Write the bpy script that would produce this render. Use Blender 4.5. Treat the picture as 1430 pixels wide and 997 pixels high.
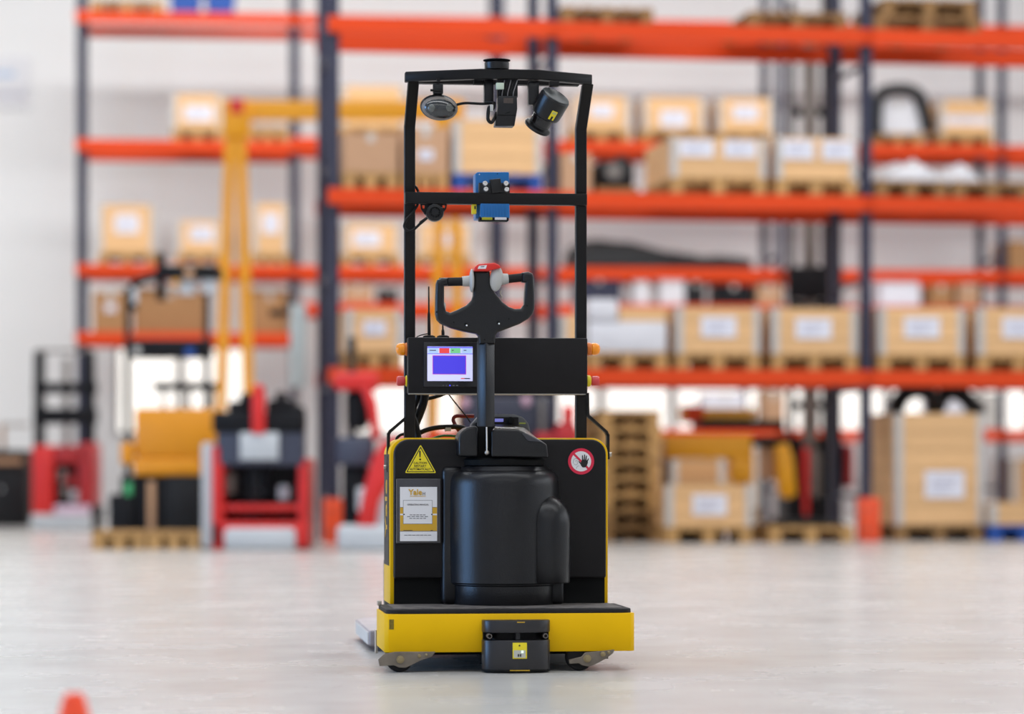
import bpy, bmesh, math, random
from mathutils import Vector, Matrix
random.seed(7)
R = math.radians
for o in list(bpy.data.objects): bpy.data.objects.remove(o, do_unlink=True)
scn = bpy.context.scene
COL = scn.collection

# ------------------------------------------------------------------ camera
F, CX, HY, H = 4046.0, 715.0, 656.0, 0.5924        # focal (px of 1430), principal column, horizon row, eye height
cam = bpy.data.cameras.new('camera'); camo = bpy.data.objects.new('camera', cam); COL.objects.link(camo)
camo.location = (0, 0, H); camo.rotation_euler = (R(90), 0, 0)
cam.sensor_width = 36; cam.lens = F/1430*36; cam.shift_y = (HY-498.5)/1430
cam.clip_start = .1; cam.clip_end = 200
cam.dof.use_dof = True; cam.dof.focus_distance = 8.72; cam.dof.aperture_fstop = 1.6
scn.camera = camo
# ------------------------------------------------------------------ light and exposure
scn.view_settings.view_transform = 'Standard'; scn.view_settings.look = 'None'
scn.view_settings.gamma = 1.0; scn.view_settings.use_curve_mapping = False
scn.view_settings.exposure = -0.72
wd = bpy.data.worlds.new('world'); scn.world = wd; wd.use_nodes = True
wd.node_tree.nodes['Background'].inputs[0].default_value = (.80, .88, 1, 1)
wd.node_tree.nodes['Background'].inputs[1].default_value = 1.0
def area(name, loc, rot, sx, sy, power, color):
    l = bpy.data.lights.new(name, 'AREA'); l.shape = 'RECTANGLE'; l.size = sx; l.size_y = sy
    l.energy = power; l.color = color
    o = bpy.data.objects.new(name, l); COL.objects.link(o); o.location = loc; o.rotation_euler = rot
    return o
for i, y in enumerate((-4, 5, 13, 20.2, 29.0)):       # rows of high-bay ceiling lamps along the hall
    area('ceiling_lamp', (0, y, 8.6), (0, 0, 0), 17, 1.2, (600, 800, 880, 1200, 1800)[i], (.97, .99, 1))
area('loading_door_daylight', (-12.7, 6.4, 2.1), (0, R(-90), 0), 4.2, 6, 1050, (.22, .50, 1))
area('window_daylight', (12.6, 10, 4.4), (0, R(90), 0), 3.0, 12, 330, (.9, .95, 1))

# ------------------------------------------------------------------ materials
def lin(c):
    return tuple(((v/255)/12.92 if v/255 <= .04045 else ((v/255+.055)/1.055)**2.4) for v in c) + (1,)
MATS = {}
def mat(name, rgb, rough=.5, metal=0, var=.08, scale=6, bump=0, bscale=80, rnd=0, spec=.5, stretch=(1,1,1), emit=None, coat=0, trans=0, alpha=1):
    if name in MATS: return MATS[name]
    m = bpy.data.materials.new(name); m.use_nodes = True
    nt = m.node_tree; b = nt.nodes['Principled BSDF']
    b.inputs['Roughness'].default_value = rough; b.inputs['Metallic'].default_value = metal
    b.inputs['Specular IOR Level'].default_value = spec; b.inputs['Coat Weight'].default_value = coat
    b.inputs['Transmission Weight'].default_value = trans; b.inputs['Alpha'].default_value = alpha
    tc = nt.nodes.new('ShaderNodeTexCoord'); mp = nt.nodes.new('ShaderNodeMapping'); mp.inputs['Scale'].default_value = stretch
    nt.links.new(tc.outputs['Object'], mp.inputs[0])
    n = nt.nodes.new('ShaderNodeTexNoise'); n.inputs['Scale'].default_value = scale; n.inputs['Detail'].default_value = 5
    nt.links.new(mp.outputs[0], n.inputs['Vector'])
    base = lin(rgb)
    hs = nt.nodes.new('ShaderNodeHueSaturation'); hs.inputs['Color'].default_value = base
    mr = nt.nodes.new('ShaderNodeMapRange'); mr.inputs[1].default_value = .3; mr.inputs[2].default_value = .7
    mr.inputs[3].default_value = 1-var; mr.inputs[4].default_value = 1+var
    nt.links.new(n.outputs['Fac'], mr.inputs[0])
    val = mr.outputs[0]
    if rnd:
        oi = nt.nodes.new('ShaderNodeObjectInfo'); m2 = nt.nodes.new('ShaderNodeMapRange')
        m2.inputs[3].default_value = 1-rnd; m2.inputs[4].default_value = 1+rnd
        nt.links.new(oi.outputs['Random'], m2.inputs[0])
        mu = nt.nodes.new('ShaderNodeMath'); mu.operation = 'MULTIPLY'
        nt.links.new(val, mu.inputs[0]); nt.links.new(m2.outputs[0], mu.inputs[1]); val = mu.outputs[0]
    nt.links.new(val, hs.inputs['Value']); nt.links.new(hs.outputs[0], b.inputs['Base Color'])
    if bump:
        nb = nt.nodes.new('ShaderNodeTexNoise'); nb.inputs['Scale'].default_value = bscale; nb.inputs['Detail'].default_value = 3
        nt.links.new(mp.outputs[0], nb.inputs['Vector'])
        bp = nt.nodes.new('ShaderNodeBump'); bp.inputs['Strength'].default_value = bump; bp.inputs['Distance'].default_value = .002
        nt.links.new(nb.outputs['Fac'], bp.inputs['Height']); nt.links.new(bp.outputs[0], b.inputs['Normal'])
    if emit:
        b.inputs['Emission Color'].default_value = base; b.inputs['Emission Strength'].default_value = emit
    MATS[name] = m; return m
m_black   = mat('black_plastic', (21,20,22), .31, var=.12, scale=9, bump=.2, bscale=220, spec=.38)
m_blackp  = mat('black_panel', (20,17,18), .52, spec=.24, var=.10, scale=14, bump=.12, bscale=300)
m_steelb  = mat('black_steel', (19,17,17), .45, spec=.25, var=.12, scale=20)
m_dark    = mat('dark_recess', (10,10,10), .7, spec=.2)
m_rubber  = mat('rubber', (26,24,25), .7, spec=.3, var=.2, scale=30, bump=.3)
m_yellow  = mat('yellow_paint', (236,184,0), .45, var=.05, scale=5, bump=.03, spec=.15)
m_cream   = mat('yellow_side_paint', (226,190,40), .4, var=.06)
m_silver  = mat('worn_steel', (176,168,158), .38, .7, var=.18, scale=14)
m_chrome  = mat('bright_steel', (225,222,218), .25, .8, var=.05)
m_greyp   = mat('light_grey_plastic', (182,180,176), .5, var=.04)
m_red     = mat('red_plastic', (214,38,28), .38, var=.05)
m_redsoft = mat('stop_button_red', (212,66,66), .4, var=.05)
m_amber   = mat('amber_lens', (255,150,0), .3, spec=.3, var=.1, scale=60, coat=.5)
m_sickblu = mat('sensor_blue', (14,110,180), .4, var=.05)
m_sickyel = mat('sticker_yellow', (236,214,30), .45, var=.03)
m_white   = mat('white_paper', (226,224,226), .6, var=.02)
m_goldpr  = mat('gold_print', (206,160,40), .6, var=.03)
m_blackpr = mat('black_print', (22,20,20), .6)
m_greypr  = mat('grey_print', (110,108,112), .6)
m_signred = mat('sign_red', (214,28,66), .5, var=.03)
m_glass   = mat('lamp_glass', (44,46,47), .12, var=.3, scale=30, spec=.8)
m_refl    = mat('lamp_reflector', (96,98,94), .25, .2, var=.4, scale=60)
m_wirered = mat('red_cable', (120,16,22), .5)
m_wiregrn = mat('green_cable', (40,110,60), .5)
m_fork    = mat('fork_paint', (168,158,160), .5, .2, var=.25, scale=9)
m_forkside= mat('fork_side_paint', (205,202,198), .5, var=.1)
# background
m_orange  = mat('rack_orange', (214,68,24), .5, spec=.2, var=.06, scale=2, rnd=.05)
m_navy    = mat('rack_navy', (33,36,60), .5, var=.1, scale=3)
m_pine    = mat('pine_plank', (224,178,126), .65, var=.10, scale=3, stretch=(1.2,8,8), rnd=.07)
m_pine2   = mat('plywood', (190,146,100), .65, var=.08, scale=3, stretch=(1.2,6,6), rnd=.07)
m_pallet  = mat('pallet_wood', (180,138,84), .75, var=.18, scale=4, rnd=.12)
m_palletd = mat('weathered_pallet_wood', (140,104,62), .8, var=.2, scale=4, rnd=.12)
m_palblue = mat('blue_pallet', (16,70,150), .55, rnd=.05)
m_edge    = mat('crate_edge_strip', (190,184,178), .5, rnd=.04)
m_carton  = mat('cardboard', (188,146,112), .75, var=.05, rnd=.06)
m_cartond = mat('brown_cardboard', (160,116,74), .75, var=.06, rnd=.06)
m_label   = mat('crate_label', (222,220,228), .6, var=.03)
m_gantry  = mat('gantry_yellow', (240,164,2), .45, var=.04)
m_picker  = mat('picker_orange', (226,146,4), .42, var=.04)
m_truckred= mat('truck_red', (214,34,30), .4, var=.06)
m_truckred2=mat('truck_deep_red', (170,26,30), .4, var=.06)
m_trwhite = mat('truck_white', (194,197,200), .45, var=.04)
m_trblack = mat('truck_black', (18,18,22), .55, spec=.2, var=.15)
m_tarp    = mat('black_tarp', (27,27,29), .55, spec=.25, var=.2)
m_wrap    = mat('white_wrap', (214,212,216), .35, var=.05)
m_greymet = mat('grey_metal', (120,112,106), .5, .3, var=.1)
m_cone    = mat('cone_orange', (255,74,24), .5, var=.04)
m_guard   = mat('guard_orange', (236,80,36), .5, var=.04)

def floor_mat():
    m = bpy.data.materials.new('polished_concrete'); m.use_nodes = True; nt = m.node_tree; b = nt.nodes['Principled BSDF']
    tc = nt.nodes.new('ShaderNodeTexCoord')
    def noise(scale, stretch, det=6):
        mp = nt.nodes.new('ShaderNodeMapping'); mp.inputs['Scale'].default_value = stretch; mp.inputs['Rotation'].default_value = (0,0,R(-9))
        nt.links.new(tc.outputs['Object'], mp.inputs[0])
        n = nt.nodes.new('ShaderNodeTexNoise'); n.inputs['Scale'].default_value = scale; n.inputs['Detail'].default_value = det
        nt.links.new(mp.outputs[0], n.inputs['Vector']); return n.outputs['Fac']
    def ramp(fac, a, b_, ca, cb):
        r = nt.nodes.new('ShaderNodeValToRGB'); r.color_ramp.elements[0].position = a; r.color_ramp.elements[1].position = b_
        r.color_ramp.elements[0].color = ca; r.color_ramp.elements[1].color = cb; nt.links.new(fac, r.inputs[0]); return r.outputs[0]
    def mul(a, c):
        x = nt.nodes.new('ShaderNodeMix'); x.data_type = 'RGBA'; x.blend_type = 'MULTIPLY'; x.inputs[0].default_value = 1
        nt.links.new(a, x.inputs[6]); nt.links.new(c, x.inputs[7]); return x.outputs[2]
    c1 = ramp(noise(.9, (1,1,1)), .3, .72, lin((190,188,184)), lin((203,200,196)))
    c2 = ramp(noise(5, (1,.7,1)), .34, .55, (.955,.95,.95,1), (1,1,1,1))
    c3 = ramp(noise(22, (1,.25,1), 3), .27, .36, (.93,.92,.92,1), (1,1,1,1))
    c4 = ramp(noise(22, (.3,1.2,1), 3), .26, .33, (.93,.925,.925,1), (1,1,1,1))
    nt.links.new(mul(mul(mul(c1,c2),c3),c4), b.inputs['Base Color'])
    rr = ramp(noise(2.2, (1,1,1)), .3, .7, (.22,.22,.22,1), (.30,.30,.30,1)); nt.links.new(rr, b.inputs['Roughness'])
    b.inputs['Specular IOR Level'].default_value = .38
    return m
m_floor = floor_mat()
m_wall = mat('white_wall', (239,239,239), .8, var=.015, scale=.7)
m_ceil = mat('ceiling_white', (225,224,222), .9, var=.02)
m_pane = mat('lit_window', (255,253,246), .4, var=.0, emit=1.6)
m_frame = mat('window_frame', (150,150,150), .5)

# ------------------------------------------------------------------ mesh helpers
class MB:
    def __init__(s): s.bm = bmesh.new()
    def box(s, x0, x1, y0, y1, z0, z1, M=None):
        vs = [s.bm.verts.new(p) for p in ((x0,y0,z0),(x1,y0,z0),(x1,y1,z0),(x0,y1,z0),(x0,y0,z1),(x1,y0,z1),(x1,y1,z1),(x0,y1,z1))]
        if M is not None:
            for v in vs: v.co = M @ v.co
        for f in ((0,3,2,1),(4,5,6,7),(0,1,5,4),(1,2,6,5),(2,3,7,6),(3,0,4,7)): s.bm.faces.new([vs[i] for i in f])
        return s
    def prism(s, pts, a0, a1, axis='y', pts1=None):
        def P(p, a): return {'y': (p[0], a, p[1]), 'z': (p[0], p[1], a), 'x': (a, p[0], p[1])}[axis]
        q = pts1 or pts; n = len(pts)
        A = [s.bm.verts.new(P(p, a0)) for p in pts]; B = [s.bm.verts.new(P(p, a1)) for p in q]
        s.bm.faces.new(A); s.bm.faces.new(B[::-1])
        for i in range(n): s.bm.faces.new((A[i], B[i], B[(i+1) % n], A[(i+1) % n]))
        return s
    def lathe(s, c, prof, seg=32, axis=(0,0,1)):
        q = Vector((0,0,1)).rotation_difference(Vector(axis).normalized()); c = Vector(c)
        rings = []
        for r, z in prof:
            if r < 1e-6: rings.append([s.bm.verts.new(c + q @ Vector((0,0,z)))])
            else: rings.append([s.bm.verts.new(c + q @ Vector((r*math.cos(2*math.pi*k/seg), r*math.sin(2*math.pi*k/seg), z))) for k in range(seg)])
        for a, b in zip(rings, rings[1:]):
            for k in range(seg):
                k2 = (k+1) % seg
                if len(a) == 1 and len(b) == 1: break
                if len(a) == 1: s.bm.faces.new((a[0], b[k2], b[k]))
                elif len(b) == 1: s.bm.faces.new((a[k], a[k2], b[0]))
                else: s.bm.faces.new((a[k], a[k2], b[k2], b[k]))
        for ring in (rings[0], rings[-1]):
            if len(ring) > 2: s.bm.faces.new(ring)
        return s
    def cyl(s, p0, p1, r0, r1=None, seg=20):
        d = Vector(p1)-Vector(p0); return s.lathe(p0, [(r0,0),(r0 if r1 is None else r1, d.length)], seg, d)
    def tube(s, pts, r, seg=8, smooth=True):
        pts = [Vector(p) for p in pts]
        if smooth and len(pts) > 2: pts = crv(pts, 6)
        up = Vector((.13,.31,.94)); prev = None
        for i, p in enumerate(pts):
            t = (pts[min(i+1, len(pts)-1)] - pts[max(i-1, 0)]).normalized()
            a = t.cross(up); a = a.normalized() if a.length > 1e-4 else Vector((1,0,0)); b = t.cross(a)
            ring = [s.bm.verts.new(p + a*r*math.cos(2*math.pi*k/seg) + b*r*math.sin(2*math.pi*k/seg)) for k in range(seg)]
            if prev:
                for k in range(seg): s.bm.faces.new((prev[k], prev[(k+1) % seg], ring[(k+1) % seg], ring[k]))
            else: s.bm.faces.new(ring)
            prev = ring
        s.bm.faces.new(prev); return s
    def ball(s, c, rad, seg=20, rings=10, M=None):
        res = bmesh.ops.create_uvsphere(s.bm, u_segments=seg, v_segments=rings, radius=1)
        for v in res['verts']:
            p = Vector((v.co.x*rad[0], v.co.y*rad[1], v.co.z*rad[2]))
            if M is not None: p = M @ p
            v.co = p + Vector(c)
        return s
    def bevel(s, w, seg=2, ang=30):
        bmesh.ops.recalc_face_normals(s.bm, faces=s.bm.faces)
        es = [e for e in s.bm.edges if len(e.link_faces) == 2 and e.calc_face_angle(0) > R(ang)]
        bmesh.ops.bevel(s.bm, geom=es, offset=w, segments=seg, affect='EDGES', profile=.5, clamp_overlap=True); return s
    def mesh(s, name):
        bmesh.ops.recalc_face_normals(s.bm, faces=s.bm.faces)
        me = bpy.data.meshes.new(name); s.bm.to_mesh(me); s.bm.free(); return me
    def build(s, name, m, parent=None, ang=35, **kw):
        return add(name, s.mesh(name), m, parent, ang, **kw)
def add(name, me, m, parent=None, ang=35, **kw):
    if m: me.materials.clear(); me.materials.append(m)
    if ang:
        me.polygons.foreach_set('use_smooth', [True]*len(me.polygons)); me.set_sharp_from_angle(angle=R(ang))
    o = bpy.data.objects.new(name, me); COL.objects.link(o)
    if parent: o.parent = parent
    for k, v in kw.items(): o[k] = v
    return o
def crv(pts, n=6, closed=False):            # Catmull-Rom
    pts = [Vector(p) for p in pts]; N = len(pts); out = []
    for i in range(N if closed else N-1):
        if closed: p0, p1, p2, p3 = pts[i-1], pts[i], pts[(i+1) % N], pts[(i+2) % N]
        else: p0, p1, p2, p3 = pts[max(i-1,0)], pts[i], pts[i+1], pts[min(i+2,N-1)]
        for k in range(n):
            t = k/n
            out.append(.5*((2*p1) + (p2-p0)*t + (2*p0-5*p1+4*p2-p3)*t*t + (3*p1-p0-3*p2+p3)*t**3))
    if not closed: out.append(pts[-1])
    return out
def rrect(x0, x1, z0, z1, r, seg=6, corners=(1,1,1,1)):    # bl, br, tr, tl
    out = []
    for (cx, cz, a, on) in ((x0+r,z0+r,180,corners[0]),(x1-r,z0+r,270,corners[1]),(x1-r,z1-r,0,corners[2]),(x0+r,z1-r,90,corners[3])):
        if on: out += [(cx+r*math.cos(R(a+90*k/seg)), cz+r*math.sin(R(a+90*k/seg))) for k in range(seg+1)]
        else: out.append(((x0 if a in (180,90) else x1), (z0 if a in (180,270) else z1)))
    return out
def curve_mesh(cu, name, off, rot=None):
    o = bpy.data.objects.new('tmp', cu); COL.objects.link(o)
    dg = bpy.context.evaluated_depsgraph_get(); me = bpy.data.meshes.new_from_object(o.evaluated_get(dg))
    bpy.data.objects.remove(o); bpy.data.curves.remove(cu)
    Mx = Matrix(((1,0,0,0),(0,0,-1,0),(0,1,0,0),(0,0,0,1)))      # xy drawing -> xz, facing -y
    if rot is not None: Mx = rot @ Mx
    me.transform(Matrix.Translation(off) @ Mx); me.name = name; return me
def plate(loops, depth, bev, name, y):                       # outline with holes, thick plate facing -y
    cu = bpy.data.curves.new('tmp', 'CURVE'); cu.dimensions = '2D'; cu.fill_mode = 'BOTH'; cu.extrude = depth/2-bev; cu.bevel_depth = bev; cu.bevel_resolution = 3
    cu.offset = -bev
    for lp in loops:
        sp = cu.splines.new('POLY'); sp.points.add(len(lp)-1); sp.use_cyclic_u = True
        for p, q in zip(sp.points, lp): p.co = (q[0], q[1], 0, 1)
    return curve_mesh(cu, name, Vector((0, y, 0)))
def text(name, s, size, loc, m, parent, align='CENTER', rot=None, sx=1, bold=0):
    cu = bpy.data.curves.new('tmp', 'FONT'); cu.body = s; cu.size = size; cu.align_x = align; cu.resolution_u = 2; cu.extrude = .0003; cu.offset = bold
    me = curve_mesh(cu, name, Vector((0,0,0)), None)
    me.transform(Matrix.Diagonal((sx,1,1,1)))
    if rot is not None: me.transform(rot)
    me.transform(Matrix.Translation(loc))
    return add(name, me, m, parent, 0)
def empty(name, loc, rz, label=None, cat=None, group=None):
    o = bpy.data.objects.new(name, None); COL.objects.link(o); o.location = loc; o.rotation_euler = (0,0,rz); o.empty_display_size = .1
    if label: o['label'] = label
    if cat: o['category'] = cat
    if group: o['group'] = group
    return o
CUBES = {}
def cube(name, m, parent, x0, x1, y0, y1, z0, z1, rot=None):     # shared unit box, scaled: for planks, boards, beams
    if m.name not in CUBES:
        me = MB().box(-.5,.5,-.5,.5,-.5,.5).mesh('board'); me.materials.append(m); CUBES[m.name] = me
    o = bpy.data.objects.new(name, CUBES[m.name]); COL.objects.link(o); o.parent = parent
    o.location = ((x0+x1)/2, (y0+y1)/2, (z0+z1)/2); o.scale = (x1-x0, y1-y0, z1-z0)
    if rot: o.rotation_euler = rot
    return o
def struct(o): o['kind'] = 'structure'; return o

# ------------------------------------------------------------------ the hall
HX, HYB, HYF, HZ = 13.0, -9.0, 37.5, 8.8
struct(MB().box(-HX, HX, HYB, HYF, -.2, 0).build('floor', m_floor, None, 0))
struct(MB().box(-HX, HX, HYB, HYF, HZ, HZ+.2).build('ceiling', m_ceil, None, 0))
struct(MB().box(-HX-.2, -HX, HYB, HYF, 0, HZ).build('wall_left', m_wall, None, 0))
struct(MB().box(HX, HX+.2, HYB, HYF, 0, HZ).build('wall_right', m_wall, None, 0))
struct(MB().box(-HX, HX, HYB-.2, HYB, 0, HZ).build('wall_front', m_wall, None, 0))

class Row:                                   # a rack row: origin, yaw; u runs along it, v into depth
    def __init__(s, px, Y, deg):
        s.o = Vector(((px-CX)/F*Y, Y)); s.a = R(deg); s.c, s.s = math.cos(s.a), math.sin(s.a)
    def u(s, px, v=0):
        a = (px-CX)/F; return (a*(s.o.y+v*s.c) - s.o.x + v*s.s)/(s.c - a*s.s)
    def w(s, u, v, z=0): return Vector((s.o.x+u*s.c-v*s.s, s.o.y+u*s.s+v*s.c, z))
    def z(s, px, py, v=0): return H + (HY-py)/F*s.w(s.u(px, v), v).y
A = Row(773, 23.7, 9.0)
B = Row(413, 33.0, 6.0)
# loading door in the left wall and high window in the right wall (both outside the picture)
d_ = struct(empty('door_1', (-HX+.02, 6.4, 0), 0))
for (a, b, c, d) in ((-3.2,-3.0,0,4.4),(3.0,3.2,0,4.4),(-3.2,3.2,4.2,4.4)): cube('door_frame', m_frame, d_, 0, .12, a, b, c, d)
d_ = struct(empty('window_12', (HX-.14, 10, 2.9), 0))
for (a, b, c, d) in ((-6.2,-6.0,-.2,3.2),(6.0,6.2,-.2,3.2),(-6.2,6.2,3.0,3.2),(-6.2,6.2,-.2,0)): cube('window_frame', m_frame, d_, 0, .12, a, b, c, d)
# back wall with a band of windows
wall = struct(empty('wall_back', B.w(0, 2.2), B.a))
u0, u1, zb0, zb1 = -9.5, 18.5, 1.0, 2.1
wu0, wu1 = B.u(160, 2.2), 16.0
for (a, b, c, d) in ((u0,u1,0,zb0), (u0,u1,zb1,HZ), (u0,wu0,zb0,zb1), (wu1,u1,zb0,zb1)):
    cube('wall_panel', m_wall, wall, a, b, 0, .2, c, d)
segs = [(160,252),(252,345),(482,600),(600,720),(720,840),(840,940),(940,1040),(1040,1140),(1140,1240),(1240,1340),(1340,1440)]
cube('wall_panel', m_wall, wall, B.u(345,2.2), B.u(482,2.2), 0, .2, zb0, zb1); cube('wall_panel', m_wall, wall, B.u(1440,2.2), wu1, 0, .2, zb0, zb1)
for k, (pa, pb) in enumerate(segs):
    a = B.u(pa,2.2); ww = B.u(pb,2.2)-a
    wr = struct(empty('window_%d' % (k+1), B.w(a, 2.2, zb0), B.a))
    cube('pane', m_pane, wr, .05, ww-.05, .09, .11, .05, zb1-zb0-.05)
    for (p, q, r_, t) in ((0,.05,0,zb1-zb0),(ww-.05,ww,0,zb1-zb0),(.05,ww-.05,0,.05),(.05,ww-.05,zb1-zb0-.05,zb1-zb0)):
        cube('window_frame', m_frame, wr, p, q, .05, .15, r_, t)
# pale sign on the bare wall at the left
us_ = B.u(-40, 2.2); ue_ = B.u(42, 2.2)
sg_ = empty('wall_sign', B.w(us_, 2.19, B.z(0,150,2.2)), B.a, 'pale sign board on the bare white wall at the left edge', 'sign')
hs_ = B.z(0,80,2.2)-B.z(0,150,2.2)
cube('board', mat('sign_board',(228,228,232),.6), sg_, 0, ue_-us_, -.02, 0, 0, hs_)
cube('print', mat('sign_print_blue',(186,204,228),.6), sg_, .08, (ue_-us_)*.74, -.023, -.02, hs_*.60, hs_*.72)
cube('print', mat('sign_print_grey',(196,194,204),.6), sg_, .08, (ue_-us_)*.93, -.023, -.02, hs_*.20, hs_*.30)

# ------------------------------------------------------------------ hero: the pallet truck
TH = R(6.5); TC, TS = math.cos(TH), math.sin(TH); TO = Vector((-.005, 8.5))
def tx(px, yl): a = (px-CX)/F; return (a*(TO.y+yl*TC) - TO.x + yl*TS)/(TC - a*TS)
def T(px, py, yl):                            # measured pixel -> truck coordinates at truck depth yl
    x = tx(px, yl); Y = TO.y + x*TS + yl*TC
    return Vector((x, yl, H + (HY-py)/F*Y))
def T2(px, py, yl): p = T(px, py, yl); return (p.x, p.z)
truck = empty('pallet_truck', (TO.x, TO.y, 0), TH, 'black and yellow automated pallet truck with sensor frame, touch screen and tiller', 'pallet truck')
def tb(name, pl, pr, pt, pb, y0, y1, m, bev=0, parent=None, **kw):
    a = T(pl, pb, y0); b = T(pr, pt, y0)
    g = MB().box(a.x, b.x, y0, y1, a.z, b.z)
    if bev: g.bevel(bev)
    return g.build(name, m, parent or truck, **kw)
# platform skirt (bent yellow plate), rubber mat
XL, XR = -.3695, .3695; ZS0, ZS1 = .0585, .1705
U = [(XL+.012,0),(XR-.012,0),(XR,.012),(XR,.34),(XR-.012,.34),(XR-.012,.02),(XL+.012,.02),(XL+.012,.34),(XL,.34),(XL,.012)]
skirt = MB().prism(U, ZS0, ZS1, 'z').bevel(.0015,1).build('skirt', m_yellow, truck)
MB().box(XL+.013, XR-.013, .021, .34, ZS1-.03, ZS1-.005).build('platform_plate', m_steelb, truck)
mp = rrect(XL+.006, XR-.006, .004, .345, .04, 6, (1,1,0,0))
mat_o = MB().prism(mp, ZS1-.004, ZS1+.013, 'z').bevel(.004,2).build('platform_mat', m_rubber, truck)
mp2 = rrect(XL+.03, XR-.03, .03, .33, .03, 6, (1,1,0,0))
m_matdust = mat('dusty_mat_top', (92,86,82), .85, var=.55, scale=26)
MB().prism(mp2, ZS1+.0125, ZS1+.0145, 'z').build('grip_surface', m_matdust, mat_o)
# scuffs on the skirt
s_ = tb('scuff_mark', 543.5, 550, 865, 879, -.0006, .001, mat('scuff', (120,100,20), .7, var=.4, scale=200), 0, skirt)
# hood
hx0, hx1 = tx(544.5, .34), tx(849, .34); hz0, hz1 = .183, T(700, 611.5, .34).z
hood = MB().prism(rrect(hx0, hx1, hz0, hz1, .05, 8, (0,0,1,1)), .34, .60).bevel(.004,2,50).build('hood', m_yellow, truck)
pz0 = T(560, 808, .30).z
pan = MB().prism(rrect(tx(550.5,.30), tx(846.5,.30), pz0, T(700,613.5,.30).z, .046, 8, (0,0,1,1)), .30, .345).bevel(.006,3,50).build('front_panel', m_blackp, truck)
MB().box(hx0+.012, hx1-.012, .328, .345, hz0, pz0+.01).build('kick_panel', m_dark, truck)
# side decal with lettering
MB().box(hx0+.05, hx1-.05, .60, 1.02, .06, hz1-.03).bevel(.02,2).build('battery_box', m_blackp, truck)
dec = MB().box(hx0-.0015, hx0+.002, .37, .575, .30, .64).build('side_decal', m_blackp, truck)
text('lettering', 'Yale', .115, Vector((hx0-.0022, .435, .385)), m_goldpr, dec, 'LEFT', Matrix(((0,1,0,0),(0,0,1,0),(1,0,0,0),(0,0,0,1))), .9, .002)
# motor cover
mc = Vector((tx(702.5,.33), .33, 0)); zr = .2475
MB().lathe(mc, [(.155,hz0),(.158,.19),(.158,zr-.006),(.163,zr-.002),(.163,zr)], 56).build('cover_skirt', m_black, truck)
cov = MB().lathe(mc, [(.166,zr),(.170,zr+.004),(.172,.40),(.172,.545),(.170,.562),(.164,.577),(.156,.587),(.150,.590),(.146,.588),(.143,.592),(.134,.602),(.11,.606),(.0,.607)], 64).build('motor_cover', m_black, truck)
fl = MB().box(tx(617,.285), tx(650,.285), .285, .345, hz0, .604).bevel(.02,4).build('cover_flange', m_black, truck)
MB().box(tx(765,.27), tx(788,.27), .27, .345, hz0, .262).bevel(.012,3).build('cover_flange', m_black, truck)
# pod at the right of the cover
pc = Vector((tx(765.5,.235), .235, 0)); zp0 = T(765,815,.17).z; zp1 = T(765,692,.17).z
r = .0685
prof = [(0,zp0),(r*.93,zp0),(r*.96,zp0+.004)] + [(r*.985, zp0+.10)] + [(r*math.cos(t), zp1-.085+.085*math.sin(t)) for t in [R(a) for a in (0,15,30,45,58,70,80,86)]] + [(0,zp1)]
MB().lathe(pc, prof, 40).build('cover_pod', m_black, truck)
# tiller base: two-piece cap over the pivot
def P2(pts, yl): return [T2(x,y,yl) for x,y in pts]
rb = P2([(686,638),(686,603),(690,599),(723,600),(733,604),(758,617),(764,621),(766,639)], .20)
rb2 = P2([(686,634),(686,596),(690,592),(724,593),(733,597),(750,612),(757,616),(758,635)], .34)
cap = MB().prism(rb, .20, .34, 'y', rb2).bevel(.006,3).build('tiller_base_cap', m_black, truck)
MB().prism(P2([(733,605),(757,617.5),(737,616),(729,606)], .197), .197, .215).bevel(.001,1).build('cap_facet_lit', mat('black_plastic_lit',(52,52,58),.4), cap)  # flat piece in lighter black plastic, painted light on the cap's slope
lb = P2([(640.5,637),(640.5,612),(644,603),(652,597),(663,594.5),(668,596),(668,638)], .22)
MB().prism(lb, .22, .36).bevel(.008,3).build('tiller_base_cap', m_black, truck)
tb('pivot_block', 664, 690, 590, 642, .27, .36, m_dark, .004)
MB().lathe((mc.x,.33,0), [(.125,.606),(.128,.622),(.12,.628),(0,.628)], 40).build('turntable', m_dark, truck)
# console behind the cap
con = MB().prism(P2([(655,606),(659,592),(668,582),(680,578.5),(718,578.5),(730,582),(738,591),(741,604)], .36), .36, .42).bevel(.006,3).build('console', mat('grey_console',(74,74,76),.45), truck)
tb('console_screen', 691, 703, 584.5, 589, .3585, .361, mat('console_lcd',(150,150,235),.3,emit=.35), 0, con)
k_ = T(713, 587.5, .358); MB().cyl(k_, k_+Vector((0,-.012,0)), .0125, .011).bevel(.002,2).build('console_knob', m_dark, con)
tb('console_plate', 690, 724, 582.5, 594, .3592, .361, m_blackp, 0, con)
tb('console_print', 725, 734, 590, 592, .3592, .361, mat('lime_print',(150,160,60),.5), 0, con)
# gas spring rod
a = T(679.5,592,.19); b = T(680,632,.21)
rod = MB().cyl(a, b, .0025).build('gas_spring_rod', m_chrome, truck)
MB().ball(b, (.007,.007,.007)).build('rod_end', m_silver, rod)
# tiller column: square tube turned on edge
ay = .165; ac = tx(679.7, ay); z0, z1 = T(680,596,ay).z, T(680,476,ay).z
Rz = Matrix.Translation((ac, ay+.028, 0)) @ Matrix.Rotation(R(45-3), 4, 'Z')
col_o = MB().box(-.0195,.0195,-.0195,.0195,z0,z1,Rz).bevel(.003,2).build('tiller_column', m_black, truck)
for (px,py) in ((687,487),(687,491),(687,510)):
    p = T(px,py,ay); p.y = ay+.0016+abs(p.x-ac); n_ = Vector((1,-1,0)).normalized()
    MB().cyl(p-n_*.002, p+n_*.0008, .003, seg=10).build('screw_hole', m_dark, col_o)
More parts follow.
